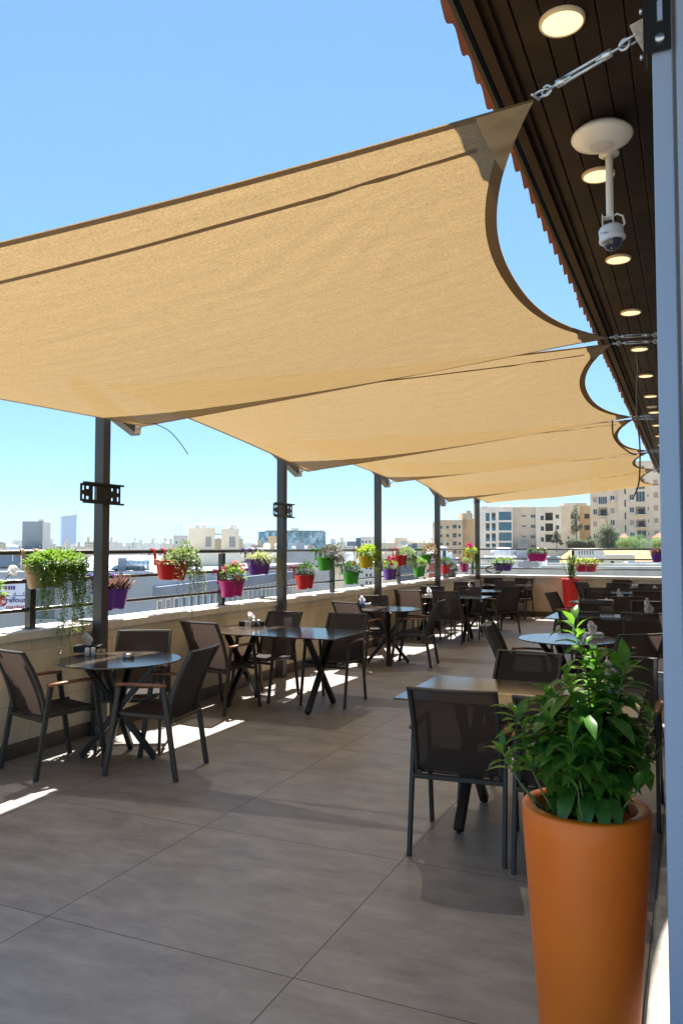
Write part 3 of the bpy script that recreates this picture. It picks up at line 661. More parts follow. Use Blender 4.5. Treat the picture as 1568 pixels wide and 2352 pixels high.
for i, (x, y, a, lab) in enumerate(CH):
    o = ch0 if i == 0 else copy_tree(ch0)
    o.location = (x, y, 0); o.rotation_euler = (0, 0, R(a)); o['label'] = lab; o['group'] = 'armchairs at the terrace tables'

# ---- things on the tables
ZT = .7505
def napkin_box(loc, rz, label, m_=None, big=1.0, sz=(.12, .065, .055), cat='napkin box'):
    t = thing('napkin_box', label, cat, (loc[0], loc[1], ZT), R(rz), 'napkin boxes on the tables')
    a, b_, h = sz
    MB().cbox(-a, a, -b_, b_, 0, h, .004).build('box', m_ or M_black, t)
    rr = random.Random(int(loc[1] * 100)); m = MB()
    for k in range(4):
        an = k * .8 + rr.uniform(-.3, .3); dx, dy = math.cos(an), math.sin(an); hh = (.075 + rr.uniform(0, .04)) * big; wd = .035 * big
        def fn(p, q, an=an, hh=hh, wd=wd, k=k):
            s_ = (p - .5) * 2; wid = wd * (.45 + 1.5 * q - 1.9 * q * q); x = s_ * wid + .02 * (k - 1.5) * q; z = h + hh * q - .02 * s_ * s_ * q
            y = (.012 * math.sin(s_ * 4 + k) + .01 * math.sin(q * 6 + k)) * (1 + q)
            return (x * math.cos(an) - y * math.sin(an), x * math.sin(an) + y * math.cos(an), z)
        m.grid(fn, 8, 7)
    m.build('tissue', M_paper, t, True)
    return t
M_cer = mat('white_ceramic', (.80, .80, .80), .2); M_steelc = mat('brushed_steel', (.35, .35, .35), .35, metal=.9)
def shaker(loc, label, m_=None, h=.062, r=.019):
    t = thing('shaker', label, 'shaker', (loc[0], loc[1], ZT), 0, 'salt and pepper shakers')
    MB().lathe([(0, 0), (r, 0), (r, h * .75), (r * .98, h * .8)], 20).build('body', m_ or M_cer, t, True)
    MB().lathe([(r * .98, h * .8), (r * .93, h * .92), (r * .6, h * .985), (0, h)], 20).build('cap', M_cer if m_ is None else M_steelc, t, True)
def number_card(loc, rz, s_, label, m_):
    t = thing('table_number', label, 'table number', (loc[0], loc[1], ZT), R(rz), 'table number plates')
    M_ = Matrix.Rotation(R(-14), 4, 'X')
    MB().cbox(-.034, .034, -.003, .003, 0, .050, .001).build('plate', m_, t, False, M_)
    text_obj('number', s_, .030, M_black, t, M_ @ Matrix.Translation((0, -.0035, .026)) @ Matrix.Rotation(R(90), 4, 'X'), depth=.0004, bold=.0006)
def P_(u, v): return onz(u, v, ZT)
Z36 = lambda x, y: P_((200 + x * .35714) * .57415, (2520 + y * .35714) * .57415)
napkin_box(Z36(430, 245), 28, 'black napkin box with standing tissues on table 36', sz=(.105, .06, .055))
shaker(Z36(417, 290), 'white shaker on table 36, left one with a small logo', r=.019, h=.065); shaker(Z36(485, 284), 'white shaker on table 36, right one beside the number plate', r=.018, h=.065)
number_card(Z36(572, 284), 24, '36', 'wooden number plate reading 36', mat('pale_wood', (.45, .30, .16), .5, noise=(20, (.38, .24, .12), .8)))
ta = thing('ashtray', 'round steel ashtray on table 36', 'ashtray', (*Z36(885, 312)[:2], ZT))
MB().lathe([(0, 0), (.043, 0), (.045, .004), (.045, .030), (.038, .030), (.038, .006), (0, .005)], 32).build('bowl', M_steelc, ta, True)
MB().box(-.047, -.03, -.006, .006, .0305, .035).box(.03, .047, -.006, .006, .0305, .035).build('rest', M_steelc, ta)
C6 = lambda x, y: P_((700 + x * .5102) * .57415, (2300 + y * .5102) * .57415)
napkin_box(C6(600, 398), 6, 'black napkin box with white tissues on table 35', sz=(.125, .06, .05), big=1.1)
number_card(C6(572, 403), 8, '35', 'pale number plate reading 35', mat('pale_plate', (.60, .55, .42), .5))
shaker(C6(616, 404), 'gray metal shaker on table 35, left one', M_steelc, .07, .022); shaker(C6(654, 404), 'gray metal shaker on table 35, right one', M_steelc, .075, .025)
C3 = lambda x, y: P_((1200 + x * .4464) * .57415, (1950 + y * .4464) * .57415)
napkin_box(C3(560, 1075), 15, 'blue tissue box with white tissues on the third left table', mat('blue_box', (.05, .12, .30), .5), 1.2, (.11, .06, .06)); shaker(C3(625, 1070), 'small white shaker beside the blue tissue box'); 
number_card(C3(603, 1080), 10, '34', 'tiny number plate beside the blue tissue box', MATS['pale_wood'])
napkin_box((-4.2, 13.2), 10, 'napkin box with a tissue bunch on the fourth left table', M_cer, 1.3, (.08, .05, .03))
napkin_box((-3.98, 15.2), 0, 'low white napkin tray with two tissue peaks on the small round table', M_cer, 1.3, (.10, .06, .02)); shaker((-3.83, 15.15), 'white shaker beside the tissue peaks on the small round table')
napkin_box((-.86, 7.75), 20, 'white bowl shaped napkin box behind the plant leaves', M_cer, 1.2, (.085, .07, .05))
napkin_box((-.45, 5.0), 10, 'white napkin box behind the plant on the nearest brown table', M_cer, 1.3, (.06, .05, .05))
napkin_box((-.48, 10.25), 0, 'black napkin holder with one broad white napkin next to the jamb', M_black, 1.9, (.10, .05, .03)); shaker((-.62, 10.1), 'white shaker left of the broad napkin, nearer one'); shaker((-.55, 10.02), 'white shaker left of the broad napkin, second one')
napkin_box((-1.02, 12.95), 0, 'tall rounded white napkin in a dark tray on the far round table', M_black, 1.7, (.10, .05, .02)); shaker((-1.22, 12.9), 'white shaker beside the rounded napkin')
napkin_box((-.62, 15.8), 0, 'dark napkin holder with small tissue on the fifth right table', M_black, 1.2, (.07, .05, .03))
tc = thing('cup_caddy', 'dark caddy holding white cups on the farthest table', 'caddy', (-1.02, 17.55, ZT))
MB().box(-.14, .14, -.07, .07, 0, .012).box(.0, .14, -.07, .07, .012, .09).build('tray', M_black, tc)
for x in (-.10, -.03): MB().lathe([(0, .013), (.026, .013), (.032, .085), (.028, .085), (.022, .02), (0, .02)], 16, (x, -.02, 0)).build('cup', M_cer, tc, True)
MB().lathe([(0, .091), (.03, .091), (.034, .11), (0, .115)], 14, (.05, 0, 0)).build('lid', M_cer, tc, True)

# =================================================================== PLANTERS
LF = {
 'fresh': leaf_mat('fresh_green_leaf', (.085, .19, .03), (.17, .27, .05), (.25, .42, .05)),
 'lime': leaf_mat('lime_leaf', (.22, .34, .03), (.34, .44, .06), (.45, .6, .05)),
 'deep': leaf_mat('deep_green_leaf', (.03, .085, .03), (.06, .13, .045), (.07, .18, .03)),
 'varieg': leaf_mat('cream_edged_leaf', (.10, .19, .06), (.42, .46, .26), (.25, .35, .1), scale=45),
 'spider': leaf_mat('striped_spider_leaf', (.38, .42, .13), (.20, .30, .06), (.45, .5, .12), scale=12),
 'purple': leaf_mat('dark_purple_leaf', (.075, .05, .045), (.16, .10, .075), (.2, .1, .08), rough=.5, scale=14),
 'dusk': leaf_mat('dusky_gray_leaf', (.06, .06, .045), (.17, .15, .12), (.1, .1, .06), scale=60),
 'bronze': leaf_mat('bronze_leaf', (.15, .10, .055), (.30, .21, .13), (.3, .2, .1), scale=25),
 'dry': leaf_mat('dry_pale_leaf', (.34, .32, .14), (.22, .24, .08), (.4, .4, .15), scale=30),
 'plant': leaf_mat('glossy_foreground_leaf', (.032, .11, .018), (.08, .20, .03), (.24, .52, .035), rough=.26, share=.33, rib=(.07, .17, .04), scale=18),
}
def flower_mat(n, c): return mat(n, c, .6, trans=(c, .3))
FM = {'pink': flower_mat('pink_petal', (.75, .28, .30)), 'hotpink': flower_mat('magenta_petal', (.72, .03, .28)), 'red': flower_mat('crimson_petal', (.55, .015, .08)), 'white': flower_mat('white_petal', (.85, .83, .80)), 'orange': flower_mat('orange_petal', (.85, .38, .02))}
def pot_col(n, c): return mat('pot_' + n, c, .38, bump=(30, .05))
PC = {'beige': pot_col('beige', (.45, .29, .16)), 'purple': pot_col('purple', (.13, .035, .36)), 'red': pot_col('red', (.60, .018, .022)), 'magenta': pot_col('magenta', (.50, .012, .20)),
      'green': pot_col('green', (.05, .40, .03)), 'yellow': pot_col('yellow', (.66, .46, .01)), 'pink': pot_col('pink', (.62, .02, .17)), 'gray': mat('pot_zinc', (.30, .33, .36), .4, metal=.5)}
def mound(m, c, rx, ry, rz_, n, ln, wd, r, up=.5, seg=1, shell=.55, bend=.5):
    c = Vector(c); n = int(n * 1.35); rx *= 1.15; ry *= 1.15; rz_ *= 1.15
    for _ in range(n):
        while True:
            d = Vector((r.uniform(-1, 1), r.uniform(-1, 1), r.uniform(-.45, 1)))
            if .1 < d.length < 1: break
        d.normalize(); k = shell + (1 - shell) * r.random() ** .6; k *= r.uniform(.86, 1.12)
        p = c + Vector((d.x * rx, d.y * ry, d.z * rz_)) * k
        dd = (d * .8 + Vector((r.uniform(-.6, .6), r.uniform(-.6, .6), r.uniform(-.3, up)))).normalized()
        m.leaf(p, dd, ln * r.uniform(.65, 1.25), wd * r.uniform(.7, 1.25), bend * r.uniform(.3, 1.3), .3, seg)
def trail(ml, ms, p, out, length, r, ln, wd, dens=1.0, wob=.02, th=.0016):
    p = Vector(p); d = Vector(out).normalized(); pts = [p.copy()]; step = .018; L_ = 0
    while L_ < length:
        d = (d * .80 + Vector((r.uniform(-1, 1) * wob * 12, r.uniform(-1, 1) * wob * 12, -.28))).normalized(); p = p + d * step; L_ += step; pts.append(p.copy())
        for _ in range(2):
            if r.random() < .62 * dens:
                a = r.uniform(0, 6.28); ml.leaf(p, (math.cos(a), math.sin(a), r.uniform(-.5, .5)), ln * r.uniform(.6, 1.2), wd * r.uniform(.7, 1.2), .4, .3, 1)
    ms.tube(pts[::2] if len(pts) > 4 else pts, th, 4)
def flower(m, p, rad, r, npet=5, nrm=None):
    p = Vector(p); n_ = Vector(nrm or (r.uniform(-.6, .6), r.uniform(-.6, .6), 1)).normalized(); a = n_.orthogonal().normalized(); b_ = n_.cross(a)
    for k in range(npet):
        t_ = k * 2 * math.pi / npet + r.uniform(-.1, .1); d = a * math.cos(t_) + b_ * math.sin(t_); s_ = n_.cross(d)
        m.add([p, p + d * rad * .6 - s_ * rad * .42 + n_ * rad * .25, p + d * rad + n_ * rad * .15, p + d * rad * .6 + s_ * rad * .42 + n_ * rad * .25], [(0, 1, 2), (0, 2, 3)])
def umbel(m, c, R_, n, rad, r, ymin=-.3):
    for _ in range(n):
        d = Vector((r.uniform(-1, 1), r.uniform(-1, 1), r.uniform(ymin, 1))).normalized(); flower(m, Vector(c) + d * R_ * r.uniform(.8, 1.05), rad * r.uniform(.8, 1.2), r, 5, d)
def peanut(a, b_, z, n=48, waist=.30, lift=0):
    out = []
    for k in range(n):
        t_ = 2 * math.pi * k / n; c, s_ = math.cos(t_), math.sin(t_)
        x = a * math.copysign(abs(c) ** .82, c); y = b_ * math.copysign(abs(s_) ** .82, s_) * (1 - waist * math.exp(-(c / .26) ** 2)); out.append((x, y, z + lift * math.exp(-(x / .035) ** 2)))
    return out
def planter(label, plab, color, pos, rz, ln=.42, seed=1, hooks=3, dep=.19, ht=.185, group='coloured planters hung on the railings', lobes=2, tilt=0, single=False):
    t = thing('hanging_planter', label, 'planter', pos, rz, group); m_ = PC[color]; a, b_ = ln / 2, dep / 2; y0 = dep / 2 + .03
    prof = [(.70, .68, -.10 - ht), (.74, .72, -.095 - ht + .004)]
    for k in range(1, 8):
        f_ = k / 8; prof += [(.72 + .24 * f_, .70 + .24 * f_, -.10 - ht + ht * f_), (.728 + .24 * f_, .708 + .24 * f_, -.10 - ht + ht * f_ + .004)]
    prof += [(.965, .945, -.108), (1.03, 1.04, -.108), (1.04, 1.05, -.096), (.95, .93, -.096), (.93, .91, -.125)]
    M_ = Matrix.Translation((0, y0, 0)) @ Matrix.Translation((0, 0, -.1)) @ Matrix.Rotation(R(tilt), 4, 'Y') @ Matrix.Translation((0, 0, .1))
    m = MB(); m.loft([peanut(a * p, b_ * q, z, lift=.020 * min(1, max(0, (-.13 - z) / .15)), waist=.22 + .16 * min(1, max(0, (-.1 - z) / .18))) for p, q, z in prof], True, False); pot = m.build('pot', m_, t, True, M_)
    so_ = MB(); so_.add(peanut(a * .935, b_ * .915, -.122), [tuple(range(48))]); so_.build('soil', M_soil, t, False, M_)
    if hooks:
        for k in range(hooks):
            x = (k - (hooks - 1) / 2) * ln * .33
            pts = [(x, .036, -.135), (x, .040, -.08), (x, .034, -.03), (x, .027, .006)] + [(x, .025 * math.cos(q), .006 + .024 * math.sin(q)) for q in (.6, 1.2, 1.9, 2.5)] + [(x, -.026, -.005), (x, -.030, -.03)]
            h_ = MB()
            for o_ in (-.0145, 0, .0145): h_.sweep([(p[0] + o_, p[1], p[2]) for p in pts], .0135, .007, (0, 1, .01), .3)
            h_.build('hook', m_, t)
    return t, random.Random(seed), y0
def fol(t, m, kind, name='foliage', smooth=False): return m.build(name, LF[kind], t, smooth)
def on_left(y, z): return (RX, y, z), R(-90)
def on_far(x, z): return (x, RYF, z), R(180)
def lx(yc, y): return yc - y     # local x on the left rail for world y
TOP, MID = 1.56, 1.33
# 1 beige, long trailing greenery
t, r, y0 = planter('beige planter on the top rail with long trailing green vines, left of the nearest post', '', 'beige', *on_left(4.82, TOP), ln=.46, seed=1)
m, ms = MB(), MB()
mound(m, (-.06, y0 + .05, -.10), .25, .16, .10, 1900, .034, .020, r, up=.6)
for k in range(74):
    x = r.uniform(-.27, .22); fr = x < .0
    trail(m, ms, (x, y0 + r.uniform(.05, .16), -.09), (r.uniform(-.4, .3), r.uniform(.1, .7), .1), r.uniform(.16, .46) if x > .0 or x < -.22 else r.uniform(.25, .66), r, .034, .020, 1.25)
for x, l_ in ((-.10, .88), (-.07, .80), (-.04, .74), (.06, .55), (-.13, .55), (.17, .42), (.19, .3)): trail(m, ms, (x, y0 + .1, -.09), (0, .5, .1), l_, r, .024, .014, .8)
fol(t, m, 'fresh'); ms.build('stem', M_stem, t)
# 2 purple with dark pointed leaves
t, r, y0 = planter('purple planter with dark reddish pointed leaves, right behind the nearest post', '', 'purple', *on_left(5.60, MID), ln=.42, seed=2)
m = MB()
for k in range(95):
    p = Vector((r.uniform(-.17, .17), y0 + r.uniform(-.05, .07), -.12)); d = Vector((p.x * 3 + r.uniform(-.5, .5), r.uniform(-.6, .9), r.uniform(.35, 1.5))); m.leaf(p, d, r.uniform(.12, .21), r.uniform(.028, .04), .45, .35, 4)
fol(t, m, 'purple')
# 3 red with variegated ivy
t, r, y0 = planter('large red planter with variegated ivy trailing over its right half, on the top rail', '', 'red', *on_left(6.5, TOP), ln=.50, seed=3, tilt=-3)
m, ms = MB(), MB()
mound(m, (-.12, y0 + .02, -.08), .17, .12, .10, 700, .030, .024, r, up=.6); mound(m, (-.22, y0, .02), .05, .05, .09, 90, .03, .022, r); mound(m, (.1, y0 + .02, -.10), .16, .09, .03, 130, .028, .02, r)
mound(m, (-.29, y0 + .02, -.13), .08, .09, .15, 480, .030, .024, r)
for k in range(16): trail(m, ms, (r.uniform(-.34, -.05), y0 + .08, -.10), (r.uniform(-.3, .2), .5, .0), r.uniform(.2, .42), r, .03, .024, .9)
for x, l_ in ((.03, .42), (.06, .30), (-.12, .60), (-.26, .40), (.12, .18), (.14, .34)): trail(m, ms, (x, y0 + .08, -.10), (0, .5, 0), l_, r, .03, .024, .7)
fol(t, m, 'varieg'); ms.build('stem', M_stem, t)
# 4 magenta with pink geraniums
t, r, y0 = planter('magenta planter with pink geranium flowers on the middle rail', '', 'magenta', *on_left(7.62, MID), ln=.46, seed=4, hooks=3)
m = MB(); mound(m, (0, y0, -.05), .17, .10, .10, 330, .04, .034, r); fol(t, m, 'fresh')
for c in ((-.02, y0 + .02, .075), (.16, y0, .04), (-.17, y0 + .03, .05), (-.12, y0 + .06, .0), (.05, y0 + .1, -.07), (-.06, y0, .09)): m = MB(); umbel(m, c, .035, 26, .016, r); m.build('flower_head', FM['pink'], t)
# 5 purple spider plant
t, r, y0 = planter('purple planter with a striped spider plant, left of the second post', '', 'purple', *on_left(8.22, TOP), ln=.50, seed=5)
m, ms = MB(), MB()
for k in range(230):
    x0 = r.uniform(-.15, .17); a = r.uniform(0, 6.28); m.leaf((x0, y0 + r.uniform(-.04, .05), -.10), (math.cos(a) * .9, math.sin(a) * .7, r.uniform(.35, 1.5)), r.uniform(.14, .27), .010, r.uniform(1.0, 2.1), .3, 4)
fol(t, m, 'spider')
m2 = MB()
for k in range(22): trail(m2, ms, (r.uniform(-.3, -.12), y0 + .08, -.08), (r.uniform(-.6, -.1), .4, .25), r.uniform(.2, .45), r, .022, .013, .55)
for k in range(9): ms.tube([(r.uniform(-.25, 0), y0, -.08), (r.uniform(-.35, -.2), y0 + .05, .05), (-.3 - r.random() * .25, y0 + .1, .0 + r.random() * .1)], .0012, 4)
for k in range(40): m2.leaf((-.34 - r.random() * .18, y0 + .08, r.uniform(-.1, .08)), (r.uniform(-1, 1), r.uniform(-1, 1), r.uniform(-.5, .5)), .022, .012, .3, .3, 1)
m2.build('trailing_foliage', LF['dry'], t); ms.build('stem', LF['dry'], t)
# 6..17
def simple(label, color, place, kind, ln, seed, n, rr_, lf, fl=None, drop=0, cx=0, hooks=3, tilt=0, dz=-.05):
    t, r, y0 = planter(label, '', color, *place, ln=ln, seed=seed, hooks=hooks, tilt=tilt)
    m, ms = MB(), MB(); mound(m, (cx, y0 + .01, dz), *rr_, n, lf[0], lf[1], r)
    for k in range(drop): trail(m, ms, (cx + r.uniform(-rr_[0], rr_[0]) * .9, y0 + .09, -.08), (r.uniform(-.3, .3), .4, 0), r.uniform(.1, .34), r, lf[0], lf[1], .9)
    fol(t, m, kind)
    if drop: ms.build('stem', M_stem, t)
    if fl:
        for c in fl[1]: m = MB(); umbel(m, (c[0], y0 + c[1], c[2]), fl[2], fl[3], fl[4], r); m.build('flower_head', FM[fl[0]], t)
    return t, r, y0
simple('red planter with dark green bushy leaves, just right of the second post', 'red', on_left(9.45, MID), 'deep', .46, 6, 620, (.16, .11, .10), (.03, .019))
simple('green planter with a big dusky gray leaved bush, on the top rail', 'green', on_left(10.12, TOP), 'dusk', .48, 7, 1500, (.24, .15, .13), (.024, .018), drop=22, cx=-.12, dz=-.07)
simple('green planter with small orange flowers on the middle rail', 'green', on_left(11.02, MID), 'deep', .48, 8, 560, (.17, .1, .09), (.032, .02), ('orange', [(-.05, .05, .03), (-.1, .02, .02), (.08, .05, .03)], .012, 5, .02))
simple('yellow planter with lime green round leaves, left of the third post', 'yellow', on_left(11.62, TOP), 'lime', .48, 9, 430, (.24, .13, .11), (.05, .042), drop=9, cx=-.12)
simple('purple planter with crimson flowers, right of the third post', 'purple', on_left(12.72, MID), 'fresh', .46, 10, 260, (.15, .09, .08), (.035, .028), ('red', [(.05, 0, .09), (-.1, .02, .08), (-.16, 0, .05), (.15, .03, .05), (.1, .06, -.02)], .032, 18, .018))
t, r, y0 = simple('red planter with pale variegated trailing plant spilling to its right', 'red', on_left(13.25, TOP), 'varieg', .48, 11, 950, (.24, .13, .15), (.032, .024), drop=26, cx=-.30, dz=-.12)
simple('green planter on the middle rail under the pale trailing plant', 'green', on_left(14.3, MID), 'fresh', .50, 12, 420, (.18, .1, .10), (.04, .024))
simple('green planter on the top rail with bronze leaves, left of the fourth post', 'green', on_left(14.72, TOP), 'bronze', .46, 13, 420, (.25, .14, .15), (.05, .034), drop=6, cx=-.20, dz=-.06)
simple('red planter with gray green bush, right of the fourth post', 'red', on_left(16.05, MID), 'deep', .46, 14, 420, (.18, .1, .10), (.035, .022))
simple('small magenta planter on the middle rail near the far corner', 'magenta', on_left(17.55, MID), 'varieg', .42, 16, 260, (.24, .1, .08), (.04, .03), ('pink', [(-.2, .03, .0)], .02, 8, .016), cx=-.1)
simple('yellow planter with hot pink flowers and green trailing plant at the far corner', 'yellow', on_left(18.02, TOP), 'lime', .50, 17, 700, (.20, .12, .10), (.034, .022), ('hotpink', [(.1, 0, .10), (.16, 0, .06), (0, 0, .12), (-.04, .03, .08), (.05, .05, .06)], .035, 20, .02), drop=0, cx=-.12)
t, r, y0 = bpy.data.objects[[o.name for o in bpy.data.objects if o.get('label', '').startswith('yellow planter with hot')][0]], random.Random(5), .125
m, ms = MB(), MB()
for k in range(24): trail(m, ms, (r.uniform(-.36, -.18), y0 + .02, -.05), (-.3, .3, 0), r.uniform(.2, .55), r, .03, .02, 1)
m.build('trailing_foliage', LF['fresh'], t); ms.build('stem', M_stem, t)
# gray zinc pot standing on the coping
t = thing('zinc_pot', 'gray zinc pot with dark leaves standing on the left coping', 'planter', (-4.86, 16.85, .951), R(-90)); r = random.Random(15)
MB().loft([peanut(.15, .10, 0, waist=0), peanut(.20, .13, .17, waist=0), peanut(.21, .14, .172, waist=0), peanut(.195, .125, .168, waist=0), peanut(.19, .12, .15, waist=0)], True, True).build('pot', PC['gray'], t, True)
m = MB(); mound(m, (0, 0, .2), .2, .12, .09, 300, .05, .03, r); fol(t, m, 'dusk'); m = MB(); mound(m, (-.1, 0.02, .19), .17, .12, .08, 60, .045, .028, r); m.build('pale_foliage', LF['varieg'], t)
# far rail
simple('purple planter with light green trailing plant on the far railing', 'purple', on_far(-4.1, MID), 'fresh', .52, 21, 620, (.30, .13, .08), (.034, .022), drop=16, dz=-.07)
t, r, y0 = simple('magenta planter with two small gray green tufts on the far top rail', 'magenta', on_far(-3.3, TOP), 'deep', .50, 22, 260, (.10, .09, .07), (.035, .022), cx=.13, dz=-.06)
m = MB(); mound(m, (-.13, y0 + .01, -.06), .10, .09, .07, 260, .035, .022, r); m.build('foliage', LF['deep'], t)
simple('three lobed pink planter with light green plants beside the red floor planter', 'pink', on_far(-2.2, MID), 'lime', .56, 23, 620, (.34, .13, .08), (.034, .022), drop=10, dz=-.07, cx=.05)
t, r, y0 = planter('purple planter with reddish heather at the right end of the far railing', '', 'purple', *on_far(-.62, TOP), ln=.44, seed=24)
m = MB()
for k in range(120):
    p = Vector((r.uniform(-.17, .17), y0 + r.uniform(-.05, .07), -.12)); m.leaf(p, (p.x * 2 + r.uniform(-.4, .4), r.uniform(-.5, .5), r.uniform(.6, 1.5)), r.uniform(.10, .2), .03, .2, .3, 3)
fol(t, m, 'purple')
# leftmost geranium, reaching into the frame from a planter outside it
t, r, y0 = planter('pink planter at the left frame edge, showing a white flower head', '', 'pink', *on_left(4.14, MID), ln=.42, seed=30)
m = MB(); mound(m, (0, y0, -.06), .2, .13, .10, 200, .05, .045, r); fol(t, m, 'fresh')
m, ms = MB(), MB(); umbel(m, (-.22, y0 + .12, .10), .035, 44, .017, r, -1); m.build('white_flower', FM['white'], t); ms.tube([(-.08, y0, -.1), (-.16, y0 + .07, -.0), (-.22, y0 + .12, .09)], .003, 5); ms.build('stem', M_stem, t)
m = MB(); umbel(m, (-.10, y0 + .14, -.12), .035, 30, .018, r, -1); m.build('red_flower', FM['pink'], t)

# =================================================================== TALL FLOOR PLANTERS
def tall_pot(name, label, loc, h, rt, rb, m_, wall=.035):
    t = thing(name, label, 'planter', loc)
    prof = [(rb - .01, 0), (rb, .006)] + [(rb + (rt - rb) * (k / 14) ** .92, h * k / 14) for k in range(1, 14)] + [(rt - .002, h - .006), (rt - .006, h), (rt - wall, h), (rt - wall - .004, h - .006), (rt - wall - .008, h - .12)]
    MB().lathe(prof, 96).build('pot', m_, t, True)
    m = MB(); rr = random.Random(4)
    m.grid(lambda p, q: ((rt - wall - .006) * q * math.cos(6.2832 * p), (rt - wall - .006) * q * math.sin(6.2832 * p), h - .075 + .012 * math.sin(p * 40 + q * 9) * q * (1 - q) * 3), 40, 8); m.build('soil', M_soil, t, True)
    return t
PH = .86; PX, PYY = -.292, 2.385
t = tall_pot('orange_planter', 'tall tapered orange floor planter with leafy green plant in the right foreground', (PX, PYY, 0), PH, .181, .118, M_orange)
r = random.Random(11)
ml, ms = MB(), MB()
def branch(p0, d0, ln_, lf_, n_leaves, th=.005):
    p = Vector(p0); d = Vector(d0).normalized(); pts = [p.copy()]; step = ln_ / 10
    for k in range(10):
        d = (d + Vector((r.uniform(-.13, .13), r.uniform(-.13, .13), r.uniform(-.02, .14)))).normalized(); p = p + d * step; pts.append(p.copy())
    ms.tube(pts, [th * (1 - .7 * i / 10) for i in range(11)], 6)
    ph = r.uniform(0, 6.28); nl = n_leaves
    for k in range(nl):
        f_ = .18 + .82 * k / (nl - 1); q = f_ * 10; i = min(int(q), 9); pp = pts[i].lerp(pts[i + 1], q - i); ax = (pts[i + 1] - pts[i]).normalized()
        ph += 2.4; a = ax.orthogonal().normalized(); b_ = ax.cross(a); rad = a * math.cos(ph) + b_ * math.sin(ph)
        tip = f_ > .85; dd = (rad * (1.0 - .5 * (f_ ** 6)) + ax * (.12 + .95 * f_ ** 5) + Vector((0, 0, .10))).normalized()
        s_ = lf_ * (1.05 - .45 * f_ ** 3) * r.uniform(.75, 1.2)
        ml.leaf(pp + rad * .003, dd, s_, s_ * r.uniform(.30, .44), r.uniform(.5, 1.5), .30, 4)
stems = [((.00, .0), (.15, .05, 1), .60, .088, 30), ((.01, .02), (.10, .10, 1), .50, .088, 26), ((.03, .0), (.24, -.02, 1), .48, .088, 26), ((.03, .03), (.26, .12, 1), .44, .085, 26), ((-.03, .0), (-.30, -.08, 1), .38, .085, 26), ((-.05, .02), (-.52, -.02, .9), .36, .085, 22), ((-.06, -.02), (-.75, -.2, .72), .30, .08, 18), ((.02, -.04), (-.1, -.45, .9), .30, .08, 20), ((.05, .0), (.42, -.1, 1), .40, .085, 22), ((.06, .02), (.55, .25, .9), .38, .082, 22),
         ((0, -.05), (.15, -.55, .42), .22, .08, 16), ((-.04, -.05), (-.35, -.5, .5), .24, .08, 16), ((.0, .05), (-.15, .35, 1), .42, .082, 22), ((.05, -.04), (.35, -.42, .5), .22, .075, 14), ((-.02, .02), (-.38, .2, 1), .36, .085, 24), ((0, -.03), (-.18, -.3, .9), .26, .085, 20), ((.03, -.03), (.2, -.3, .9), .28, .085, 20), ((-.07, 0), (-.95, 0, .42), .22, .075, 14), ((0.02, .0), (.02, -.2, 1), .32, .085, 22), ((.04, .04), (.3, .4, .9), .4, .08, 20), ((.02, .01), (.09, .02, 1), .52, .085, 26)]
for (x, y), d, l_, lf_, n_ in stems: branch((x, y, PH - .07), d, l_, lf_ * 1.36, int(n_ * 1.7))
for k in range(7): branch((r.uniform(-.08, .08), r.uniform(-.08, .08), PH - .07), (r.uniform(-.8, .55), r.uniform(-.7, .5), r.uniform(.5, 1)), r.uniform(.18, .34), .10, 18)
for k in range(170):     # inner leaves that close the bush
    d = Vector((r.gauss(0, 1), r.gauss(0, 1), r.gauss(0, 1))).normalized() * r.random() ** .4; p = Vector((-.01 + d.x * .13, d.y * .13, PH + .18 + d.z * .19))
    dd = (Vector((d.x, d.y, .1 + r.uniform(-.3, .5))) + Vector((r.uniform(-.5, .5), r.uniform(-.5, .5), 0))).normalized(); s_ = r.uniform(.07, .12); ml.leaf(p, dd, s_, s_ * r.uniform(.34, .46), r.uniform(.4, 1.5), .3, 4)
n_keep = len(ml.v)
for x, a, l_ in ((.02, -.05, .13), (.05, .25, .12), (-.02, -.4, .12), (.075, .5, .10)): ml.leaf((x, -.085, PH + .055), (a, -1, .12), l_, l_ * .38, 2.1, .3, 4)
# nothing grows through the wall, the jamb or the pot
keep = MB(); idx = {}
ml.build('foliage', LF['plant'], t, True); ms.build('stem', M_stem, t, True)
fo = [o for o in t.children if o.name.startswith('foliage')][0]
bm = bmesh.new(); bm.from_mesh(fo.data); bm.verts.ensure_lookup_table()
dead = set()
seen = set()
for v in bm.verts:
    if v.index in seen: continue
    st = [v]; isl = []
    while st:
        q = st.pop()
        if q.index in seen: continue
        seen.add(q.index); isl.append(q)
        for e_ in q.link_edges: st.append(e_.other_vert(q))
    if min(q.index for q in isl) < n_keep and any((q.co.z < PH + .012 and math.hypot(q.co.x, q.co.y) > .125) or (q.co.z < PH + (.085 if q.co.x < .04 else .05) and math.hypot(q.co.x, q.co.y) > .135) for q in isl): dead.update(isl); continue
    if max(q.co.x for q in isl) + PX > -.097 and max(q.co.y for q in isl) + PYY > 2.0 or max(q.co.x for q in isl) + PX > -.085 : dead.update(isl)
bmesh.ops.delete(bm, geom=list(dead), context='VERTS'); bm.to_mesh(fo.data); bm.free()

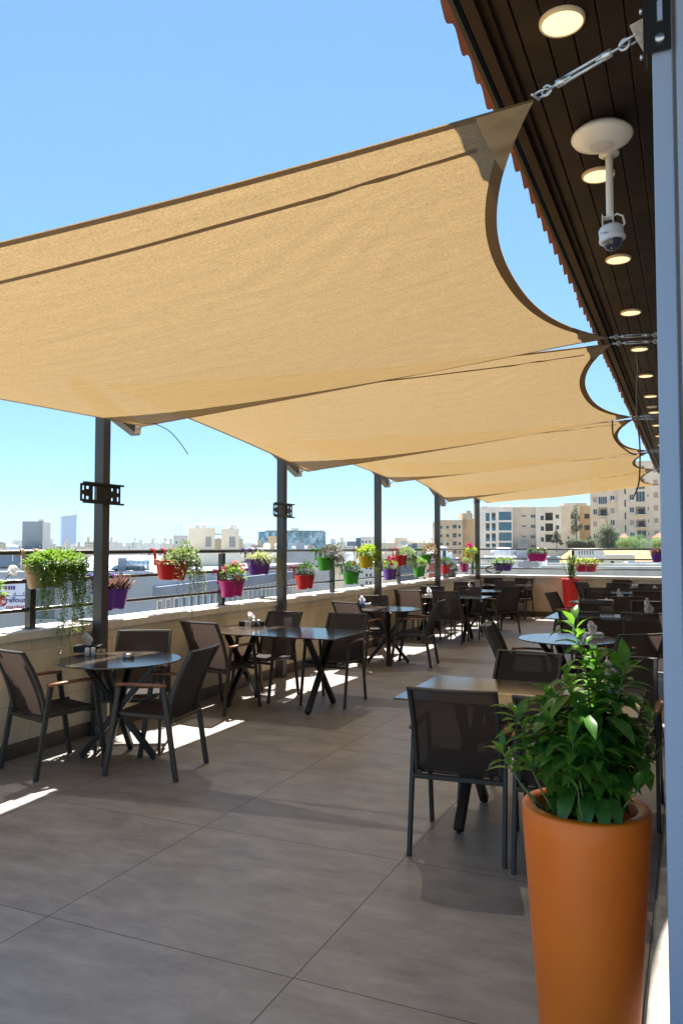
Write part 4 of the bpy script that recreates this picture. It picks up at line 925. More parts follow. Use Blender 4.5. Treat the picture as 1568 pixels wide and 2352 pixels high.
t = tall_pot('red_planter', 'tall tapered red floor planter with small shrub at the far wall', (-2.50, 18.28, 0), .90, .19, .125, M_redpot)
m, ms = MB(), MB(); r = random.Random(12)
for k in range(15):
    a = r.uniform(0, 6.28); p = Vector((.04 * math.cos(a), .04 * math.sin(a), .85)); d = Vector((r.uniform(-.34, .3), r.uniform(-.3, .2), 1)).normalized(); pts = [p.copy()]
    for i in range(13):
        d = (d + Vector((r.uniform(-.16, .16), r.uniform(-.16, .16), .03))).normalized(); p = p + d * r.uniform(.035, .055); pts.append(p.copy())
        for _ in range(6):
            b_ = r.uniform(0, 6.28); m.leaf(p, (math.cos(b_), math.sin(b_), r.uniform(-.1, .7)), r.uniform(.035, .06), .022, .4, .3, 1)
    ms.tube(pts, .005, 5)
fol(t, m, 'fresh'); ms.build('stem', M_wstem, t)

# =================================================================== CITY BEYOND THE RAILING
def stone(n, c, sc_=.35): return mat('facade_' + n, c, .85, noise=(sc_, (c[0] * .84, c[1] * .82, c[2] * .78), 1, 8))
S_cream = stone('cream', (.74, .66, .53)); S_tan = stone('tan', (.60, .49, .34)); S_pale = stone('pale', (.76, .73, .67)); S_gray = stone('gray', (.34, .34, .34)); S_white = stone('white', (.80, .79, .77)); S_ochre = stone('ochre', (.76, .57, .34)); S_dark = stone('slate', (.16, .19, .24)); S_bluegray = stone('blue_gray', (.22, .26, .33)); S_clad = stone('light_cladding', (.36, .40, .46))
M_shut = mat('rolled_shutter', (.42, .34, .30), .7); M_wfr = mat('window_frame_white', (.6, .6, .6), .5); M_inside = mat('dim_interior', (.10, .10, .10), .9); M_roofc = mat('roof_concrete', (.46, .44, .40), .9)
M_tank = mat('white_water_tank', (.78, .78, .78), .5); M_ac = mat('air_conditioner_white', (.70, .70, .68), .5)
class Bld:
    """a block whose front stands at depth d from the camera; image units only choose its place and size, it is a closed solid in the scene"""
    def __init__(s, name, label, cat, u0, u1, vtop, vbot, d, dep, m_, rot=0, group=None, wall=True, base=None):
        uc = (u0 + u1) / 2; s.c = at(uc, 1258, d); s.c.z = 0
        g = ray(uc, 1258); s.ang = math.atan2(-g.x, g.y) + R(rot)          # local +y points away from the viewer
        s.ex = Vector((math.cos(s.ang), math.sin(s.ang), 0)); s.ey = Vector((-math.sin(s.ang), math.cos(s.ang), 0))
        s.zb = s.Z(uc, vbot, d) if base is None else base
        s.o = thing(name, label, cat, (s.c.x, s.c.y, s.zb), s.ang, group)
        s.x0 = s.X(u0); s.x1 = s.X(u1); s.h = s.Z(uc, vtop, d) - s.zb; s.dep = dep; s.m = m_; s.holes = []; s.wall = wall
    def hit(s, u, v):
        r = ray(u, v); o = Vector((0, 0, H)); t_ = (s.c - o).dot(s.ey) / r.dot(s.ey); return o + r * t_
    def X(s, u): return (s.hit(u, 1258) - s.c).dot(s.ex)
    def Z(s, u, v, d=None):
        return s.hit(u, v).z
    def rect(s, u0, v0, u1, v1):
        um = (u0 + u1) / 2
        return s.X(u0), s.X(u1), s.Z(um, v1) - s.zb, s.Z(um, v0) - s.zb
    def win(s, u0, v0, u1, v1, m_=None, depth=.25, mull=1, kind='window', frame=True):
        s.holes.append((*s.rect(u0, v0, u1, v1), m_ or M_glassd, depth, mull, kind, frame)); return s
    def finish(s, parapet=True):
        xs = sorted({s.x0, s.x1, *[q for h in s.holes for q in h[:2]]}); zs = sorted({0, s.h, *[q for h in s.holes for q in h[2:4]]})
        xs = [x for x in xs if s.x0 - 1e-6 <= x <= s.x1 + 1e-6]; zs = [z for z in zs if -1e-6 <= z <= s.h + 1e-6]
        m = MB()
        for i in range(len(xs) - 1):
            for j in range(len(zs) - 1):
                if xs[i + 1] - xs[i] < 1e-5 or zs[j + 1] - zs[j] < 1e-5: continue
                cx, cz = (xs[i] + xs[i + 1]) / 2, (zs[j] + zs[j + 1]) / 2
                if any(h[0] < cx < h[1] and h[2] < cz < h[3] for h in s.holes): continue
                m.add([(xs[i], 0, zs[j]), (xs[i + 1], 0, zs[j]), (xs[i + 1], 0, zs[j + 1]), (xs[i], 0, zs[j + 1])], [(0, 1, 2, 3)])
        for h in s.holes:
            a, b_, c, d = h[:4]; e = h[5]
            m.add([(a, 0, c), (b_, 0, c), (b_, 0, d), (a, 0, d), (a, e, c), (b_, e, c), (b_, e, d), (a, e, d)], [(0, 4, 5, 1), (1, 5, 6, 2), (2, 6, 7, 3), (3, 7, 4, 0), (4, 7, 6, 5)])
        X0, X1, D, Hh = s.x0, s.x1, s.dep, s.h
        m.add([(X0, 0, 0), (X0, D, 0), (X1, D, 0), (X1, 0, 0), (X0, 0, Hh), (X0, D, Hh), (X1, D, Hh), (X1, 0, Hh)], [(0, 4, 5, 1), (1, 5, 6, 2), (2, 6, 7, 3), (4, 7, 6, 5), (0, 1, 2, 3)])
        m.build('wall', s.m, s.o)
        if parapet and D > 2:
            c = MB(); k = .05
            for q in ((X0 - k, X1 + k, -k, .22), (X0 - k, X1 + k, D - .2, D + k), (X0 - k, X0 + .2, .221, D - .201), (X1 - .2, X1 + k, .221, D - .201)): c.box(q[0], q[1], q[2], q[3], Hh + .003, Hh + .18)
            c.build('cornice', s.m, s.o)
        n = 0
        for a, b_, c, d, pm, e, mull, kind, fr in s.holes:
            n += 1
            if n > 100: break
            if kind == 'balcony':
                f_ = MB().box(a - .1, b_ + .1, -.6, .05, c - .15, c + .05).build('balcony', s.m, s.o)
                rl = MB(); rl.box(a - .08, b_ + .08, -.58, -.54, c + .95, c + 1.0); nb = max(3, int((b_ - a) / .3))
                for k in range(nb + 1): x = a - .06 + (b_ - a + .12) * k / nb; rl.box(x - .02, x + .02, -.575, -.545, c + .05, c + .95)
                rl.build('guard_rail', M_black, f_)
                MB().box(a + .25 * (b_ - a), b_ - .12 * (b_ - a), e - .04, e - .01, c + .02, c + .8 * (d - c)).build('balcony_door', pm, s.o)
                continue
            if kind == 'glassbal':
                MB().box(a + .05, b_ - .05, e - .04, e - .01, c + .02, c + .85 * (d - c)).build('balcony_door', pm, s.o)
                MB().box(a, b_, .02, .06, c + .01, c + .36 * (d - c)).build('glass_guard', M_blueglass, s.o); continue
            if fr:
                w_ = MB(); t_ = min(.07, (b_ - a) * .08)
                w_.box(a + .002, b_ - .002, e - .09, e - .03, c + .002, c + t_).box(a + .002, b_ - .002, e - .09, e - .03, d - t_, d - .002)
                for k in range(mull + 1): x = a + .002 + (b_ - a - .004 - t_) * k / mull; w_.box(x, x + t_, e - .088, e - .032, c + t_, d - t_)
                f_ = w_.build('window', M_wfr if pm is not M_blueglass else M_gfr, s.o)
                MB().box(a + .003, b_ - .003, e - .028, e - .004, c + .003, d - .003).build('pane', pm, f_)
            else: MB().box(a + .003, b_ - .003, e - .028, e - .004, c + .003, d - .003).build('window', pm, s.o)
        return s
    def roofbox(s, u0, u1, vtop, vbot, y0, y1, m_, name='roof_room'):
        a, b_, c, d = s.rect(u0, vtop, u1, vbot); MB().box(a, b_, y0, y1, min(c, s.h + .004), d).build(name, m_, s.o)
    def tank(s, u, w_, vtop, y=2, name='water_tank'):
        r_ = (s.X(u + w_ / 2) - s.X(u - w_ / 2)) / 2; zt = s.Z(u, vtop) - s.zb; hh = zt - s.h
        MB().lathe([(r_, .01), (r_ * 1.02, hh * .35), (r_, hh * .4), (r_, hh * .75), (r_ * .8, hh * .9), (r_ * .3, hh * .96), (r_ * .3, hh), (0, hh)], 16, (s.X(u), y, s.h)).build(name, M_tank, s.o, True)
M_gfr = mat('dark_glazing_bar', (.05, .09, .12), .4)
FX = lambda x: 976 + .3662 * x
FY = lambda y: 1090.8 + .3662 * y
ZX = lambda x: (1700 + x * .3189) * .57415           # zoom of the far-left apartments
ZY = lambda y: (2000 + y * .3189) * .57415
AX = lambda x: (2160 + x * .3189) * .57415           # zoom of the far-right apartments
AY = lambda y: (1930 + y * .3189) * .57415
# ---- apartments on the right
B = Bld('apartment_building', 'tan stone apartment building with small arched windows, left of the corner post', 'building', ZX(165), ZX(470), ZY(262), 1345, 175, 16, S_tan, rot=6)
for y in (322, 428, 533, 640):
    B.win(ZX(185), ZY(y), ZX(220), ZY(y + 40)).win(ZX(263), ZY(y - 2), ZX(300), ZY(y + 40)).win(ZX(345), ZY(y - 14), ZX(396), ZY(y + 35 if y != 428 else y + 44), mull=2, depth=.8).win(ZX(413), ZY(y - 6), ZX(449), ZY(y + 35))
for y in (745, 850): B.win(ZX(205), ZY(y), ZX(250), ZY(y + 45)).win(ZX(345), ZY(y), ZX(396), ZY(y + 45), mull=2)
B.finish(); B.roofbox(ZX(480), ZX(610), ZY(160), ZY(262), 2, 9, S_tan); B.roofbox(ZX(528), ZX(584), ZY(130), ZY(262), 1, 1.98, S_tan, 'chimney')
B = Bld('apartment_building', 'sunlit ochre side wing with tiny arched windows, left of the corner post', 'building', ZX(470), ZX(668), ZY(248), 1345, 177, 14, S_ochre, rot=-14)
for y in (315, 423, 533): B.win(ZX(622), ZY(y), ZX(645), ZY(y + 40))
B.finish()
B = Bld('scaffold_tower', 'tall brown rooftop stair tower just left of the corner post', 'tower', ZX(606), ZX(668), ZY(-5), ZY(260), 200, 5, S_tan); B.win(ZX(645), ZY(68), ZX(666), ZY(120)).win(ZX(614), ZY(8), ZX(640), ZY(45)).finish()
B = Bld('apartment_building', 'white apartment building with tall blue glass bays and small balconies', 'building', ZX(655), ZX(1098), ZY(98), 1345, 168, 18, S_white)
for k, y in enumerate((145, 275, 405, 533)):
    b2 = (253, 382, 512, 592)[k]
    B.win(ZX(924), ZY(y + 3), ZX(1083), ZY(b2), M_blueglass, .12, 5)
    B.win(ZX(835), ZY(y + 12), ZX(884), ZY(b2 + 5), M_glassd, 1.6, 1, 'glassbal')
    if k: B.win(ZX(760), ZY(y + 15), ZX(810), ZY(b2 + 5), M_glassd, 1.6, 1, 'glassbal')
    else: B.win(ZX(760), ZY(y + 18), ZX(810), ZY(b2 + 12), M_blueglass, .12, 2)
    B.win(ZX(657), ZY(y + 20), ZX(672), ZY(b2), M_blueglass, .12, 1)
for y in (640, 745): B.win(ZX(835), ZY(y), ZX(884), ZY(y + 75), M_glassd, 1.0, 1, 'glassbal').win(ZX(924), ZY(y + 10), ZX(1083), ZY(y + 80), M_blueglass, .12, 4)
B.finish(); B.roofbox(ZX(945), ZX(1088), ZY(60), ZY(98), 1, 8, S_white); B.roofbox(ZX(735), ZX(790), ZY(60), ZY(98), 1, 5, S_white)
B = Bld('apartment_building', 'cream apartment building with narrow windows right of the blue glass bays', 'building', ZX(1098), ZX(1390), ZY(100), 1345, 169, 17, S_cream)
for y, h_ in ((187, 25), (316, 25), (447, 24)):
    B.win(ZX(1208), ZY(y), ZX(1268), ZY(y + h_), mull=3).win(ZX(1324), ZY(y - 6), ZX(1383), ZY(y + 38), mull=2)
B.win(ZX(1326), ZY(565), ZX(1388), ZY(595), mull=2); B.win(ZX(1208), ZY(680), ZX(1268), ZY(710), mull=2).win(ZX(1324), ZY(680), ZX(1383), ZY(720), mull=2)
B.finish(); B.roofbox(ZX(1180), ZX(1320), ZY(60), ZY(100), 2, 10, S_pale)
m = MB(); a, b_, c, d = B.rect(ZX(1158), ZY(535), ZX(1290), ZY(700)); m.box(a, b_, -6, -.02, c, d).build('blue_annex', S_bluegray, B.o)
B = Bld('apartment_building', 'pale unfinished apartment building with open empty balconies', 'building', ZX(1390), AX(268), AY(315), 1345, 165, 17, S_pale, rot=-3)
for y in (378, 512, 650):
    B.win(AX(62), AY(y), AX(160), AY(y + 98), M_inside, 2.2, 1, 'window', False); B.win(AX(5), AY(y + 38), AX(47), AY(y + 94), M_glassd, .3, 1, 'window', False)
    if y < 600: B.win(AX(195), AY(y + 25), AX(237), AY(y + 75), M_inside, .4, 1, 'window', False)
B.finish(); B.roofbox(ZX(1500), ZX(1565), ZY(100), AY(315), .5, 2, S_pale)
B = Bld('apartment_building', 'gray cream corner block behind the thin tree', 'building', AX(268), AX(495), AY(305), 1345, 164, 16, stone('cream_shade', (.68, .63, .54)), rot=8)
B.win(AX(385), AY(395), AX(432), AY(458), M_inside, .4, 1, 'window', False).win(AX(385), AY(540), AX(432), AY(600), M_inside, .4, 1, 'window', False).win(AX(340), AY(678), AX(362), AY(710), M_inside, .4, 1, 'window', False)
B.finish(); B.roofbox(AX(335), AX(640), AY(240), AY(305), 5, 14, stone('old_concrete', (.42, .40, .36)))
B = Bld('apartment_building', 'sunlit yellow side wall with two dark empty window openings', 'building', AX(495), AX(640), AY(300), 1345, 166, 14, S_ochre, rot=-16)
for y in (392, 535): B.win(AX(550), AY(y), AX(620), AY(y + 62), M_inside, .5, 1, 'window', False)
B.finish()
B = Bld('apartment_building', 'tall cream apartment building with laundry balconies and shutters, left half behind the willow', 'building', AX(632), AX(975), AY(-260), 1345, 150, 18, S_cream)
for k, y in enumerate((-120, 30, 180, 333, 485, 638)):
    B.win(AX(665), AY(y), AX(718), AY(y + 70), M_glassd if k % 2 else M_shut, .2, 2); B.win(AX(882), AY(y - 15), AX(940), AY(y + 55), M_shut if k == 3 else M_glassd, .2, 2)
    if k < 3: B.win(AX(733), AY(y - 5), AX(845), AY(y + 92), M_glassd, .2, 4)
    elif k < 4: B.win(AX(733), AY(y - 20), AX(845), AY(y + 90), M_inside, 1.2, 1, 'balcony')
    else: B.win(AX(835), AY(y), AX(848), AY(y + 60), M_inside, .2)
B.finish(); m = MB(); a, b_, c, d = B.rect(AX(895), AY(220), AX(936), AY(250)); m.box(a, b_, -.9, -.05, c, d).build('air_conditioner', M_ac, B.o)
a, b_, c, d = B.rect(AX(765), AY(458), AX(810), AY(490)); MB().box(a, b_, -.9, -.05, c, d).build('air_conditioner', M_ac, B.o)
B = Bld('apartment_building', 'tall cream apartment building with laundry balconies and shutters, right half beside the jamb', 'building', AX(975), AX(1720), AY(-260), 1345, 147, 18, stone('cream_two', (.74, .67, .55)))
for k, y in enumerate((-170, -10, 148, 308, 468, 627)):
    B.win(AX(1125), AY(y), AX(1183), AY(y + 70 - (10 if k == 5 else 0)), M_shut if k in (1, 4) else M_glassd, .2, 2); B.win(AX(1427), AY(y - 28), AX(1487), AY(y + 44), M_shut, .2, 1)
    B.win(AX(1060), AY(y - 92), AX(1082), AY(y - 4), M_inside, .2, 1); B.win(AX(1353), AY(y - 2), AX(1366), AY(y + 34), M_inside, .2, 1)
    if k in (0, 1, 2): B.win(AX(1205), AY(y - 38), AX(1322), AY(y + 94), M_glassd, .25, 3)
    elif k in (3, 4): B.win(AX(1205), AY(y - 5), AX(1325), AY(y + 95), M_inside, 1.3, 1, 'balcony')
    else: B.win(AX(1213), AY(598), AX(1333), AY(703), M_glassd, .4, 2)
    B.win(AX(1560), AY(y - 10), AX(1620), AY(y + 60), M_glassd, .2, 2)
B.finish(); a, b_, c, d = B.rect(AX(1140), AY(218), AX(1172), AY(250)); MB().box(a, b_, -.9, -.05, c, d).build('air_conditioner', M_ac, B.o)
# small hipped roofs at the foot of the tall building
def hip(label, u0, u1, v0, v1, d, name='tiled_hut'):
    q = Bld(name, label, 'building', u0, u1, v1, 1300, d, 5, S_cream); q.finish(False); X0, X1, h_ = q.x0, q.x1, q.h; z2 = q.Z((u0 + u1) / 2, v0) - q.zb
    MB().poly([(X0 - .3, -.3, h_), (X1 + .3, -.3, h_), (X1 + .3, 5.3, h_), (X0 - .3, 5.3, h_), ((X0 * 2 + X1) / 3, 2.5, z2), ((X0 + 2 * X1) / 3, 2.5, z2)], [(0, 1, 5, 4), (1, 2, 5), (2, 3, 4, 5), (3, 0, 4), (0, 3, 2, 1)]).build('roof', M_tile, q.o)
hip('small hut with dark red tiled roof right of the willow', AX(1008), AX(1088), AY(640), AY(690), 128); hip('hut with pinkish tiled roof next to the white jamb', AX(1415), AX(1600), AY(632), AY(692), 126)

# ---- hillside with dry grass
def hill_h(x, y):
    d = Vector((x, y, 0)).dot(Vector((FW.x, FW.y, 0)).normalized()); s_ = Vector((x, y, 0)).dot(RT) / max(d, 1)
    k = min(max((d - 80) / 25, 0), 1); k = k * k * (3 - 2 * k); lat = min(max((s_ - .17) / .12, 0), 1)
    return -12.2 + k * lat * 13.2 + .5 * math.sin(x * .13) * math.cos(y * .09) * k
def hg(p, q):
    d = 78 + 120 * q; s_ = .10 + .55 * p; v_ = Vector((FW.x, FW.y, 0)).normalized() * d + RT * (s_ * d); return (v_.x, v_.y, hill_h(v_.x, v_.y))
o = MB().grid(hg, 60, 50).build('hill', mat('dry_grass_slope', (.46, .30, .12), .95, noise=(.2, (.30, .21, .11), 1, 8), bump=(1.5, .6)), None, True); o['kind'] = 'structure'
# ---- low roofs in front of the apartments
B = Bld('flat_roof_house', 'long pale flat roofed building with stained parapet right behind the far wall', 'building', 1040, 1620, 1308, 1420, 42, 9, stone('stained_pale', (.50, .50, .47), 1.2)); B.finish(); nb = B
MB().box(B.x0 + .3, B.x1 - .3, .3, 8.6, B.h - .6, B.h - .5)
B = Bld('flat_roof_house', 'low cream building with a brown door and rooftop bump, right of the red floor planter', 'building', AX(790), AX(1180), AY(945), AY(1085), 70, 7, S_cream); B.win(AX(878), AY(985), AX(918), AY(1075), M_brown, .15, 1, 'window', False).finish(); B.roofbox(AX(795), AX(1175), AY(905), AY(945), .5, 6, S_gray)
B = Bld('flat_roof_house', 'low gray blue building with a white arch window left of the red floor planter', 'building', AX(85), AX(240), AY(965), AY(1090), 62, 6, S_bluegray); B.win(AX(125), AY(1005), AX(190), AY(1060), M_tank, .15, 1).finish()
B = Bld('flat_roof_house', 'pale roof room with maroon awning behind the magenta planter', 'building', ZX(1140), ZX(1370), ZY(640), ZY(880), 85, 7, S_clad); B.win(ZX(1200), ZY(720), ZX(1250), ZY(790)).finish()
B = Bld('flat_roof_house', 'whitish house row behind the purple far planter', 'building', ZX(735), ZX(1140), ZY(735), ZY(960), 80, 8, S_white); B.win(ZX(775), ZY(760), ZX(805), ZY(800)).win(ZX(1010), ZY(770), ZX(1050), ZY(800)).finish()
B = Bld('flat_roof_house', 'low white walled house under the dark green hedge', 'building', AX(400), AX(790), AY(845), AY(950), 96, 8, S_white)
for k in range(6): B.win(AX(480 + 34 * k), AY(855), AX(492 + 34 * k), AY(905), M_inside, .3, 1, 'window', False)
B.finish()
B = Bld('flat_roof_house', 'pale long roof with water tanks below the golden slope', 'building', AX(1040), AX(1700), AY(1040), AY(1110), 58, 6, S_clad); B.finish()
tk = None
for k, (u, w_) in enumerate(((AX(1065), 16), (AX(1130), 20), (AX(1190), 18), (AX(1250), 17), (AX(1330), 22), (AX(1400), 18))):
    t = thing('roof_unit', '%s whitish rooftop box from the left in the row below the golden slope' % LN[k], 'rooftop unit', at(u, AY(1075), 56), R(24 + k * 5), 'rooftop boxes below the golden slope'); MB().cbox(-.35, .35, -.25, .25, -.25, .35, .02).build('body', M_ac, t); MB().box(-.2, .2, -.262, -.252, -.15, .25).build('grille', M_inside, t)
for k, u in enumerate((ZX(1170), ZX(1235), ZX(1300), ZX(1365))):
    t = thing('air_conditioner', '%s white air conditioner from the left in the row beside the purple far planter' % LN[k], 'air conditioner', at(u, ZY(812), 41), YAW * R(1), 'air conditioners on the roof behind the far railing'); MB().cbox(-.36, .36, -.16, .16, -.22, .24, .01).build('body', M_ac, t)
    MB().tube([(.06, -.162, .01), (.06, -.172, .01)], .15, 20).build('fan', mat('fan_grille', (.32, .33, .34), .6), t)
for k, (u, v, s_) in enumerate(((ZX(1345), ZY(778), .3), (ZX(1400), ZY(772), .32), (ZX(1452), ZY(770), .34), (ZX(915), ZY(675), .8), (ZX(975), ZY(672), .85), (ZX(1040), ZY(674), .8))):
    t = thing('water_tank', ('small white water tank under the magenta far planter, %s from the left' if k < 3 else 'big white water tank above the purple far planter, %s from the left') % LN[k % 3], 'water tank', at(u, v, 46 if k < 3 else 90), 0, 'white water tanks on low roofs'); MB().lathe([(s_, -s_), (s_ * 1.03, 0), (s_, s_ * .5), (s_ * .5, s_ * .75), (s_ * .25, s_ * .8), (0, s_ * .85)], 16).build('tank', M_tank, t, True)
    MB().box(-s_, s_, -s_, s_, -s_ - .3, -s_ - .01).build('stand', S_gray, t)

# ---- trees
def crown_leaves(m, blobs, n, ls, r, squash=1):
    tot = sum(b_[3] ** 2 for b_ in blobs)
    for (x, y, z, rad, *zz) in blobs:
        k = int(n * rad * rad / tot); zr = zz[0] if zz else rad * squash
        for _ in range(k):
            d = Vector((r.gauss(0, 1), r.gauss(0, 1), r.gauss(0, 1))).normalized(); q = r.uniform(.45, 1.08)
            p = Vector((x + d.x * rad * q, y + d.y * rad * q, z + d.z * zr * q)); a = Vector((r.gauss(0, 1), r.gauss(0, 1), r.gauss(0, .8))).normalized()
            m.leaf(p, a, ls * r.uniform(.6, 1.4), ls * .6 * r.uniform(.6, 1.3), .3, .3, 1)
TLF = {'conifer': leaf_mat('tree_dark_green', (.025, .06, .025), (.05, .10, .035), (.05, .1, .02), scale=1.2), 'willow': leaf_mat('tree_gray_green', (.07, .11, .06), (.12, .17, .10), (.1, .16, .06), scale=.9), 'bright': leaf_mat('tree_bright_green', (.10, .22, .03), (.18, .32, .05), (.22, .4, .05), scale=1.5), 'olive': leaf_mat('tree_olive', (.08, .11, .06), (.16, .15, .11), (.1, .14, .05), scale=1.5)}
TS = {'willow_tree': .62, 'pine_tree': .55, 'slender_tree': .78, 'leafy_bush': .62, 'dark_shrub': .6}
def tree(name, label, kind, u, vb, d, hgt, blobs, n, ls, seed, group='trees below the apartments', th=.14):
    p = at(u, vb, d); t = thing(name, label, 'tree', p, 0, group); t.scale = (TS.get(name, .55),) * 3; r = random.Random(seed); m = MB(); crown_leaves(m, blobs, n, ls, r); m.build('crown', TLF[kind], t)
    s_ = MB(); s_.tube([(0, 0, -1.5), (.05, .02, hgt * .3), (-.08, 0, hgt * .6), (.05, 0, hgt * .85)], [th, th * .8, th * .55, th * .2], 7)
    for k in range(6):
        a = r.uniform(0, 6.28); z = hgt * r.uniform(.3, .7); l_ = hgt * .22; s_.tube([(0, 0, z), (math.cos(a) * l_ * .6, math.sin(a) * l_ * .6, z + l_ * .5), (math.cos(a) * l_, math.sin(a) * l_, z + l_ * .9)], [th * .4, th * .25, th * .08], 5)
    s_.build('trunk', M_wstem, t)
tree('pine_tree', 'dark green pointed pine in front of the open balconies', 'conifer', AX(205), AY(815), 140, 5.8, [(0, 0, 5.3, .55, .8), (-.3, 0, 4.3, .95), (.35, .2, 3.6, 1.1), (-.6, 0, 2.6, 1.2), (.8, 0, 2.0, 1.1, .8), (-1.3, 0, 1.9, .7, .5), (1.5, 0, 1.2, .7, .5)], 2600, .30, 1)
tree('slender_tree', 'thin tall sparse tree before the gray cream corner block', 'olive', AX(450), AY(760), 140, 8.8, [(0, 0, 8.2, .6, .9), (-.3, 0, 7, .8), (.2, 0, 5.8, .9), (-.5, 0, 4.6, .9), (.5, 0, 3.5, .9), (-.6, 0, 2.6, .9), (1.1, 0, 3.9, .5)], 1700, .30, 2)
tree('willow_tree', 'large gray green willow like tree before the tall apartments', 'willow', AX(845), AY(905), 125, 8.6, [(-.2, 0, 6.6, 1.9), (-1.3, .3, 4.9, 2.0), (1.1, 0, 5.1, 2.1), (.2, -.4, 3.4, 2.5), (-1.6, 0, 2.6, 1.7), (1.5, .2, 2.6, 1.8), (0, 0, 1.4, 2.0), (2.3, 0, 5.2, .7)], 9000, .28, 3, th=.3)
for k, (u, v, s_) in enumerate(((AX(1030), AY(815), 1.1), (AX(1130), AY(825), 1.35), (AX(1240), AY(830), 1.55))):
    tree('leafy_bush', ['bright green bush right of the willow, smallest', 'bright green bush, middle of the three beside the willow', 'bright green rounded bush, largest of the three on the slope'][k], 'bright', u, v, 112, 2.2 * s_, [(0, 0, 1.3 * s_, 1.0 * s_), (-.7 * s_, 0, .9 * s_, .7 * s_), (.7 * s_, 0, .95 * s_, .75 * s_), (.1, 0, .3, 1.1 * s_, .6)], 1500, .22, 10 + k, 'bright bushes on the slope', .08)
tree('leafy_bush', 'green bush beside the white jamb under the pinkish roof', 'bright', AX(1470), AY(830), 110, 2.9, [(0, 0, 1.5, 1.4), (-1.0, 0, 1.2, 1.0), (1.1, 0, 1.3, 1.1), (0, 0, .4, 1.6, .7)], 2600, .22, 20, 'bright bushes on the slope', .08)
tree('dark_shrub', 'dark shrub at the foot of the thin tree', 'conifer', AX(440), AY(770), 136, 1.8, [(0, 0, 1.0, 1.1), (-1.3, 0, .5, 1.0), (1.3, 0, .6, .9), (2.6, 0, .5, .8)], 1300, .25, 21)
tree('dark_shrub', 'dark green round shrub against the yellow side wall', 'conifer', AX(612), AY(745), 140, 1.8, [(0, 0, .8, .9), (0, 0, 1.6, .6)], 500, .25, 22)
tree('dark_shrub', 'dark shrubs left of the willow base over the low white house', 'conifer', AX(660), AY(915), 112, 1.8, [(0, 0, .8, 1.2), (-1.2, 0, .4, .8), (1.2, 0, 1.4, .8)], 1100, .22, 23)
tree('dark_shrub', 'green clump on the terrace left of the hedge', 'olive', AX(345), AY(800), 134, 1.6, [(0, 0, .7, .9), (.5, 0, 1.2, .6)], 500, .25, 24)
t = thing('hedge', 'long clipped olive green hedge below the gray cream block', 'hedge', at(AX(500), AY(815), 130), R(YAW)); r = random.Random(9); m = MB()
for _ in range(2200):
    m.leaf((r.uniform(-2.2, 2.6), r.uniform(-.8, .8), r.uniform(0, 1.25)), (r.gauss(0, 1), r.gauss(0, 1), r.gauss(0, 1)), .26, .16, .3, .3, 1)
m.build('foliage', TLF['olive'], t); MB().box(-2.1, 2.5, -.3, .3, -2, .5).build('stem', M_wstem, t)

# ---- middle: glass block, minaret, twin stair towers, office blocks
X3 = lambda x: 689 + .2563 * x
Y3 = lambda y: 1119.6 + .2563 * y
X2 = lambda x: 344.5 + .3295 * x
Y2 = lambda y: 1119.6 + .3295 * y
X1 = lambda x: .3296 * x
def glass_mosaic():
    m = mat('mosaic_blue_glass', (.1, .3, .42), .12, spec=.8); b = m.node_tree.nodes['Principled BSDF']; tc_ = N(m, 'ShaderNodeTexCoord')
    cells = []
    for sc2, rnd_ in (((.55, 1, .33), .0), ((1.3, 1, .8), 7.)):
        mp = N(m, 'ShaderNodeMapping'); mp.inputs['Scale'].default_value = sc2; mp.inputs['Location'].default_value = (rnd_, 0, 0); L(m, tc_.outputs['Object'], mp.inputs[0])
        fl = N(m, 'ShaderNodeVectorMath'); fl.operation = 'FLOOR'; L(m, mp.outputs[0], fl.inputs[0]); wn = N(m, 'ShaderNodeTexWhiteNoise'); L(m, fl.outputs[0], wn.inputs['Vector']); cells.append(wn.outputs['Value'])
    v_ = math_node(m, 'ADD', math_node(m, 'MULTIPLY', cells[0], .5), math_node(m, 'MULTIPLY', cells[1], .5)); cr = N(m, 'ShaderNodeValToRGB')
    e = cr.color_ramp.elements; e[0].position = .22; e[0].color = (.02, .09, .14, 1); e[1].position = .85; e[1].color = (.40, .58, .70, 1); k = e.new(.5); k.color = (.10, .27, .38, 1); k = e.new(.64); k.color = (.22, .42, .55, 1)
    L(m, v_, cr.inputs[0]); L(m, cr.outputs[0], b.inputs['Base Color']); return m
B = Bld('office_building', 'wide blue glass mosaic office building behind the second post', 'building', 594, 748, Y2(308), 1300, 420, 30, glass_mosaic(), rot=4); B.finish(False)
a, b_, c, d = B.rect(596, Y2(296), 744, Y2(306)); MB().box(B.x0 + 4, b_, -1.5, 24, c, d - .3).build('roof_canopy', S_gray, B.o)
a, b_, c, d = B.rect(672, Y2(278), 688, Y2(296)); MB().box(a, b_, 6, 12, c, d).build('lift_room', S_white, B.o)
B = Bld('flat_roof_house', 'small cream block in front of the blue glass building', 'building', X2(820), X2(905), Y2(345), 1300, 200, 10, S_ochre); B.finish()
p = at(X2(1275), 1258, 520); t = thing('minaret', 'slim white minaret on the skyline right of the glass building', 'minaret', (p.x, p.y, -8)); zt = (1258 - 1230) / F * 520 + H + 8
MB().lathe([(2.4, 0), (2.2, zt * .62), (3.4, zt * .66), (3.4, zt * .69), (1.9, zt * .70), (1.8, zt * .83), (2.3, zt * .85)], 16).build('shaft', S_white, t, True)
MB().lathe([(2.2, zt * .85), (2.0, zt * .89), (1.0, zt * .93), (.3, zt * .95), (.2, zt), (0, zt)], 16).build('cap', S_white, t, True)
